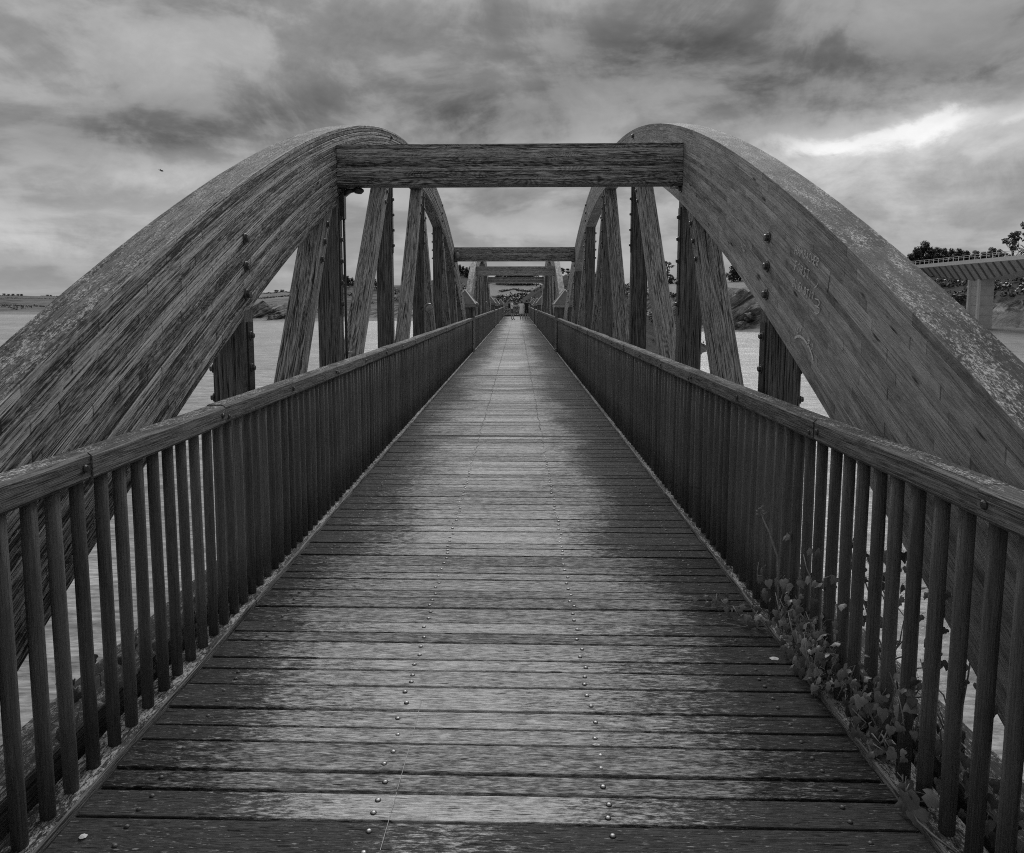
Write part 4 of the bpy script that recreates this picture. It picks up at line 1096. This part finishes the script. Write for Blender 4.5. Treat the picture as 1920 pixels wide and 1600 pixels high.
# ------------------------------------------------------------------ people at the far end
def person(loc, H, pose, label, mats, rz=0.0, dress=False, bag=False):
    """one continuous skinned body; joints given for a figure 1.75 m tall facing -Y before turning"""
    S = H / 1.75
    e = thing('person', label, 'person', loc)
    J = dict(pelvis=(0, 0, .95), spine=(0, .01, 1.15), chest=(0, .02, 1.34), neck=(0, .01, 1.50), chin=(0, -.01, 1.56), head=(0, -.015, 1.64), crown=(0, 0, 1.72),
             shl=(.18, .02, 1.43), ell=(.24, .03, 1.15), wrl=(.25, -.06, .92), hnl=(.25, -.09, .83), shr=(-.18, .02, 1.43), elr=(-.24, .03, 1.15), wrr=(-.25, -.06, .92), hnr=(-.25, -.09, .83),
             hil=(.10, 0, .92), knl=(.11, -.02, .50), anl=(.11, .02, .09), tol=(.12, -.14, .035), hir=(-.10, 0, .92), knr=(-.11, -.02, .50), anr=(-.11, .02, .09), tor=(-.12, -.14, .035))
    J.update(pose)
    RAD = dict(pelvis=(.16, .115), spine=(.135, .10), chest=(.165, .115), neck=(.055, .058), chin=(.06, .07), head=(.078, .095), crown=(.05, .065), shl=(.068, .068), ell=(.045, .045), wrl=(.03, .03), hnl=(.04, .022), shr=(.068, .068), elr=(.045, .045), wrr=(.03, .03), hnr=(.04, .022),
               hil=(.092, .092), knl=(.06, .06), anl=(.042, .045), tol=(.045, .03), hir=(.092, .092), knr=(.06, .06), anr=(.042, .045), tor=(.045, .03))
    E = [('pelvis', 'spine'), ('spine', 'chest'), ('chest', 'neck'), ('neck', 'chin'), ('chin', 'head'), ('head', 'crown'), ('chest', 'shl'), ('shl', 'ell'), ('ell', 'wrl'), ('wrl', 'hnl'), ('chest', 'shr'), ('shr', 'elr'), ('elr', 'wrr'), ('wrr', 'hnr'),
         ('pelvis', 'hil'), ('hil', 'knl'), ('knl', 'anl'), ('anl', 'tol'), ('pelvis', 'hir'), ('hir', 'knr'), ('knr', 'anr'), ('anr', 'tor')]
    ks = list(J); V = [Vector(J[k]) for k in ks]; ed = [(ks.index(a), ks.index(b)) for a, b in E]
    rads = [RAD[k] for k in ks]; roots = [ks.index('pelvis')]
    for sd, x in (('l', 1), ('r', -1)):                  # five fingers on each hand
        w = Vector(J['wr' + sd]); h = Vector(J['hn' + sd]); dr = (h - w).normalized(); sv = Vector((x * .3, -1, 0)).normalized()
        sv = (sv - dr * sv.dot(dr)).normalized()
        for f in range(5):
            ln = (.045, .075, .085, .078, .06)[f]; o = (f - 2) * .017
            r0 = h + sv * (-o); tip = r0 + dr * ln + Vector((-x * .02, 0, 0))
            if f == 0: r0 = w + dr * .03 + sv * .03; tip = r0 + (dr * .6 + sv * .7).normalized() * .06
            b0 = len(V); V += [r0, (r0 + tip) / 2, tip]; ed += [(b0, b0 + 1), (b0 + 1, b0 + 2)]; rads += [(.010, .010), (.009, .009), (.007, .007)]; roots.append(b0)
    me = bpy.data.meshes.new('body'); me.from_pydata([v * S for v in V], ed, [])
    o = bpy.data.objects.new('body', me); COL.objects.link(o)
    o.modifiers.new('skin', 'SKIN')
    for i, r in enumerate(rads):
        sv = me.skin_vertices[0].data[i]; sv.radius = (r[0] * S, r[1] * S); sv.use_root = i in roots
    md = o.modifiers.new('sub', 'SUBSURF'); md.levels = 1; md.render_levels = 1
    dg = bpy.context.evaluated_depsgraph_get(); dg.update()
    me2 = bpy.data.meshes.new_from_object(o.evaluated_get(dg)); bpy.data.objects.remove(o)
    me2.name = 'body'; me2.materials.clear()
    for m_ in (M['skin'], mats['top'], mats['bottom'], mats['shoe'], M['hair']): me2.materials.append(m_)
    elbow = {x: Vector(J['el' + x]) * S for x in 'lr'}
    for p in me2.polygons:
        c = p.center; p.use_smooth = True; z = c.z / S; mi = 0
        armd = max(abs(c.x) / S - .2, 0)
        if z > 1.50: mi = 4 if (z > 1.68 or (c.y > .0 and z > 1.58)) else 0
        elif z > mats.get('waist', .98): mi = 1
        elif z > mats.get('hem', .55): mi = 2
        elif z < .085: mi = 3
        for x in 'lr':                                    # bare forearms
            if (c - elbow[x]).length < .10 * S or (c - Vector(J['wr' + x]) * S).length < .17 * S or (c - Vector(J['hn' + x]) * S).length < .16 * S: mi = 0
        p.material_index = mi
    bo = bpy.data.objects.new('body', me2); COL.objects.link(bo); bo.parent = e; e.rotation_euler.z = rz
    hb = MB(); hd = Vector(J['head']) * S
    hb.lathe([(.001, .115 * S), (.05 * S, .105 * S), (.083 * S, .07 * S), (.094 * S, .02 * S), (.088 * S, -.03 * S)], hd + Vector((0, .018 * S, 0)), (0, .25, 1), 12)
    h = bpy.data.objects.new('hair' if 'cap' not in mats else 'cap', hb.mesh('hair', mats.get('cap', M['hair']))); COL.objects.link(h); h.parent = e
    if dress:
        d = MB(); pel = Vector(J['pelvis']) * S
        d.lathe([(.12 * S, 1.46 * S), (.175 * S, 1.36 * S), (.16 * S, 1.15 * S), (.19 * S, .95 * S), (.22 * S, .75 * S), (.235 * S, .58 * S)], (0, .01, 0), (0, 0, 1), 16)
        q = bpy.data.objects.new('dress', d.mesh('dress', M['white_cloth'])); COL.objects.link(q); q.parent = e
    if bag:
        d = MB(); d.beam((0, .2 * S, .98 * S), (0, .22 * S, 1.42 * S), .3 * S, .17 * S, up=(0, 1, 0), ch=.05)
        q = bpy.data.objects.new('backpack', d.mesh('backpack', M['black_cloth'])); COL.objects.link(q); q.parent = e
    return e
PY = 66.0
person((-.42, PY, 0), 1.84, dict(ell=(.22, -.12, 1.18), wrl=(.16, -.38, 1.2), hnl=(.14, -.47, 1.22), elr=(-.22, -.1, 1.18), wrr=(-.15, -.36, 1.17), hnr=(-.13, -.45, 1.18), anl=(.1, -.12, .09), tol=(.11, -.28, .035), knl=(.11, -.1, .5)),
       'man in profile with pale shirt, dark backpack and shorts beside the railing', dict(top=M['white_cloth'], bottom=M['grey_cloth'], shoe=M['black_cloth']), R(78), bag=True)
person((.48, PY + .3, 0), 1.72, dict(), 'person in a white knee-length dress walking away across the deck', dict(top=M['white_cloth'], bottom=M['white_cloth'], shoe=M['white_cloth']), R(176), dress=True)
person((.93, PY, 0), 1.82, dict(ell=(-.25, 0, 1.2), elr=(-.46, .03, 1.32), shr=(-.19, .02, 1.44), wrr=(-.66, -.02, 1.2), hnr=(-.74, -.04, 1.17)), 'person in black shirt and shorts resting an arm towards the railing', dict(top=M['black_cloth'], bottom=M['black_cloth'], shoe=M['white_cloth']), R(180))

# ------------------------------------------------------------------ a gull far off in the sky
gl = thing('gull', 'tiny dark gull gliding in the cloudy sky left of the rough arch', 'bird', at_y(303, 321, 90))
b = MB(); c = gl.location
b.tube([c + Vector((-.28, 0, .06)), c + Vector((-.12, 0, .03)), c, c + Vector((.14, 0, -.02)), c + Vector((.24, 0, -.03))], [.015, .05, .065, .045, .012], 7); b.build('body', M['gull'], gl)
for s in (-1, 1):
    b = MB(); q = [c + Vector((-.08, 0, .03)), c + Vector((.1, 0, .02)), c + Vector((.02, s * .3, .16)), c + Vector((-.12, s * .3, .17)), c + Vector((-.06, s * .62, .06)), c + Vector((-.13, s * .6, .07))]
    q = q + [v + Vector((0, 0, .012)) for v in q]
    b.add(q, [(0, 1, 2, 3), (3, 2, 4, 5), (6, 9, 8, 7), (9, 11, 10, 8), (1, 7, 8, 2), (2, 8, 10, 4), (0, 3, 9, 6), (3, 5, 11, 9), (4, 10, 11, 5)]); b.build('wing', M['gull'], gl)
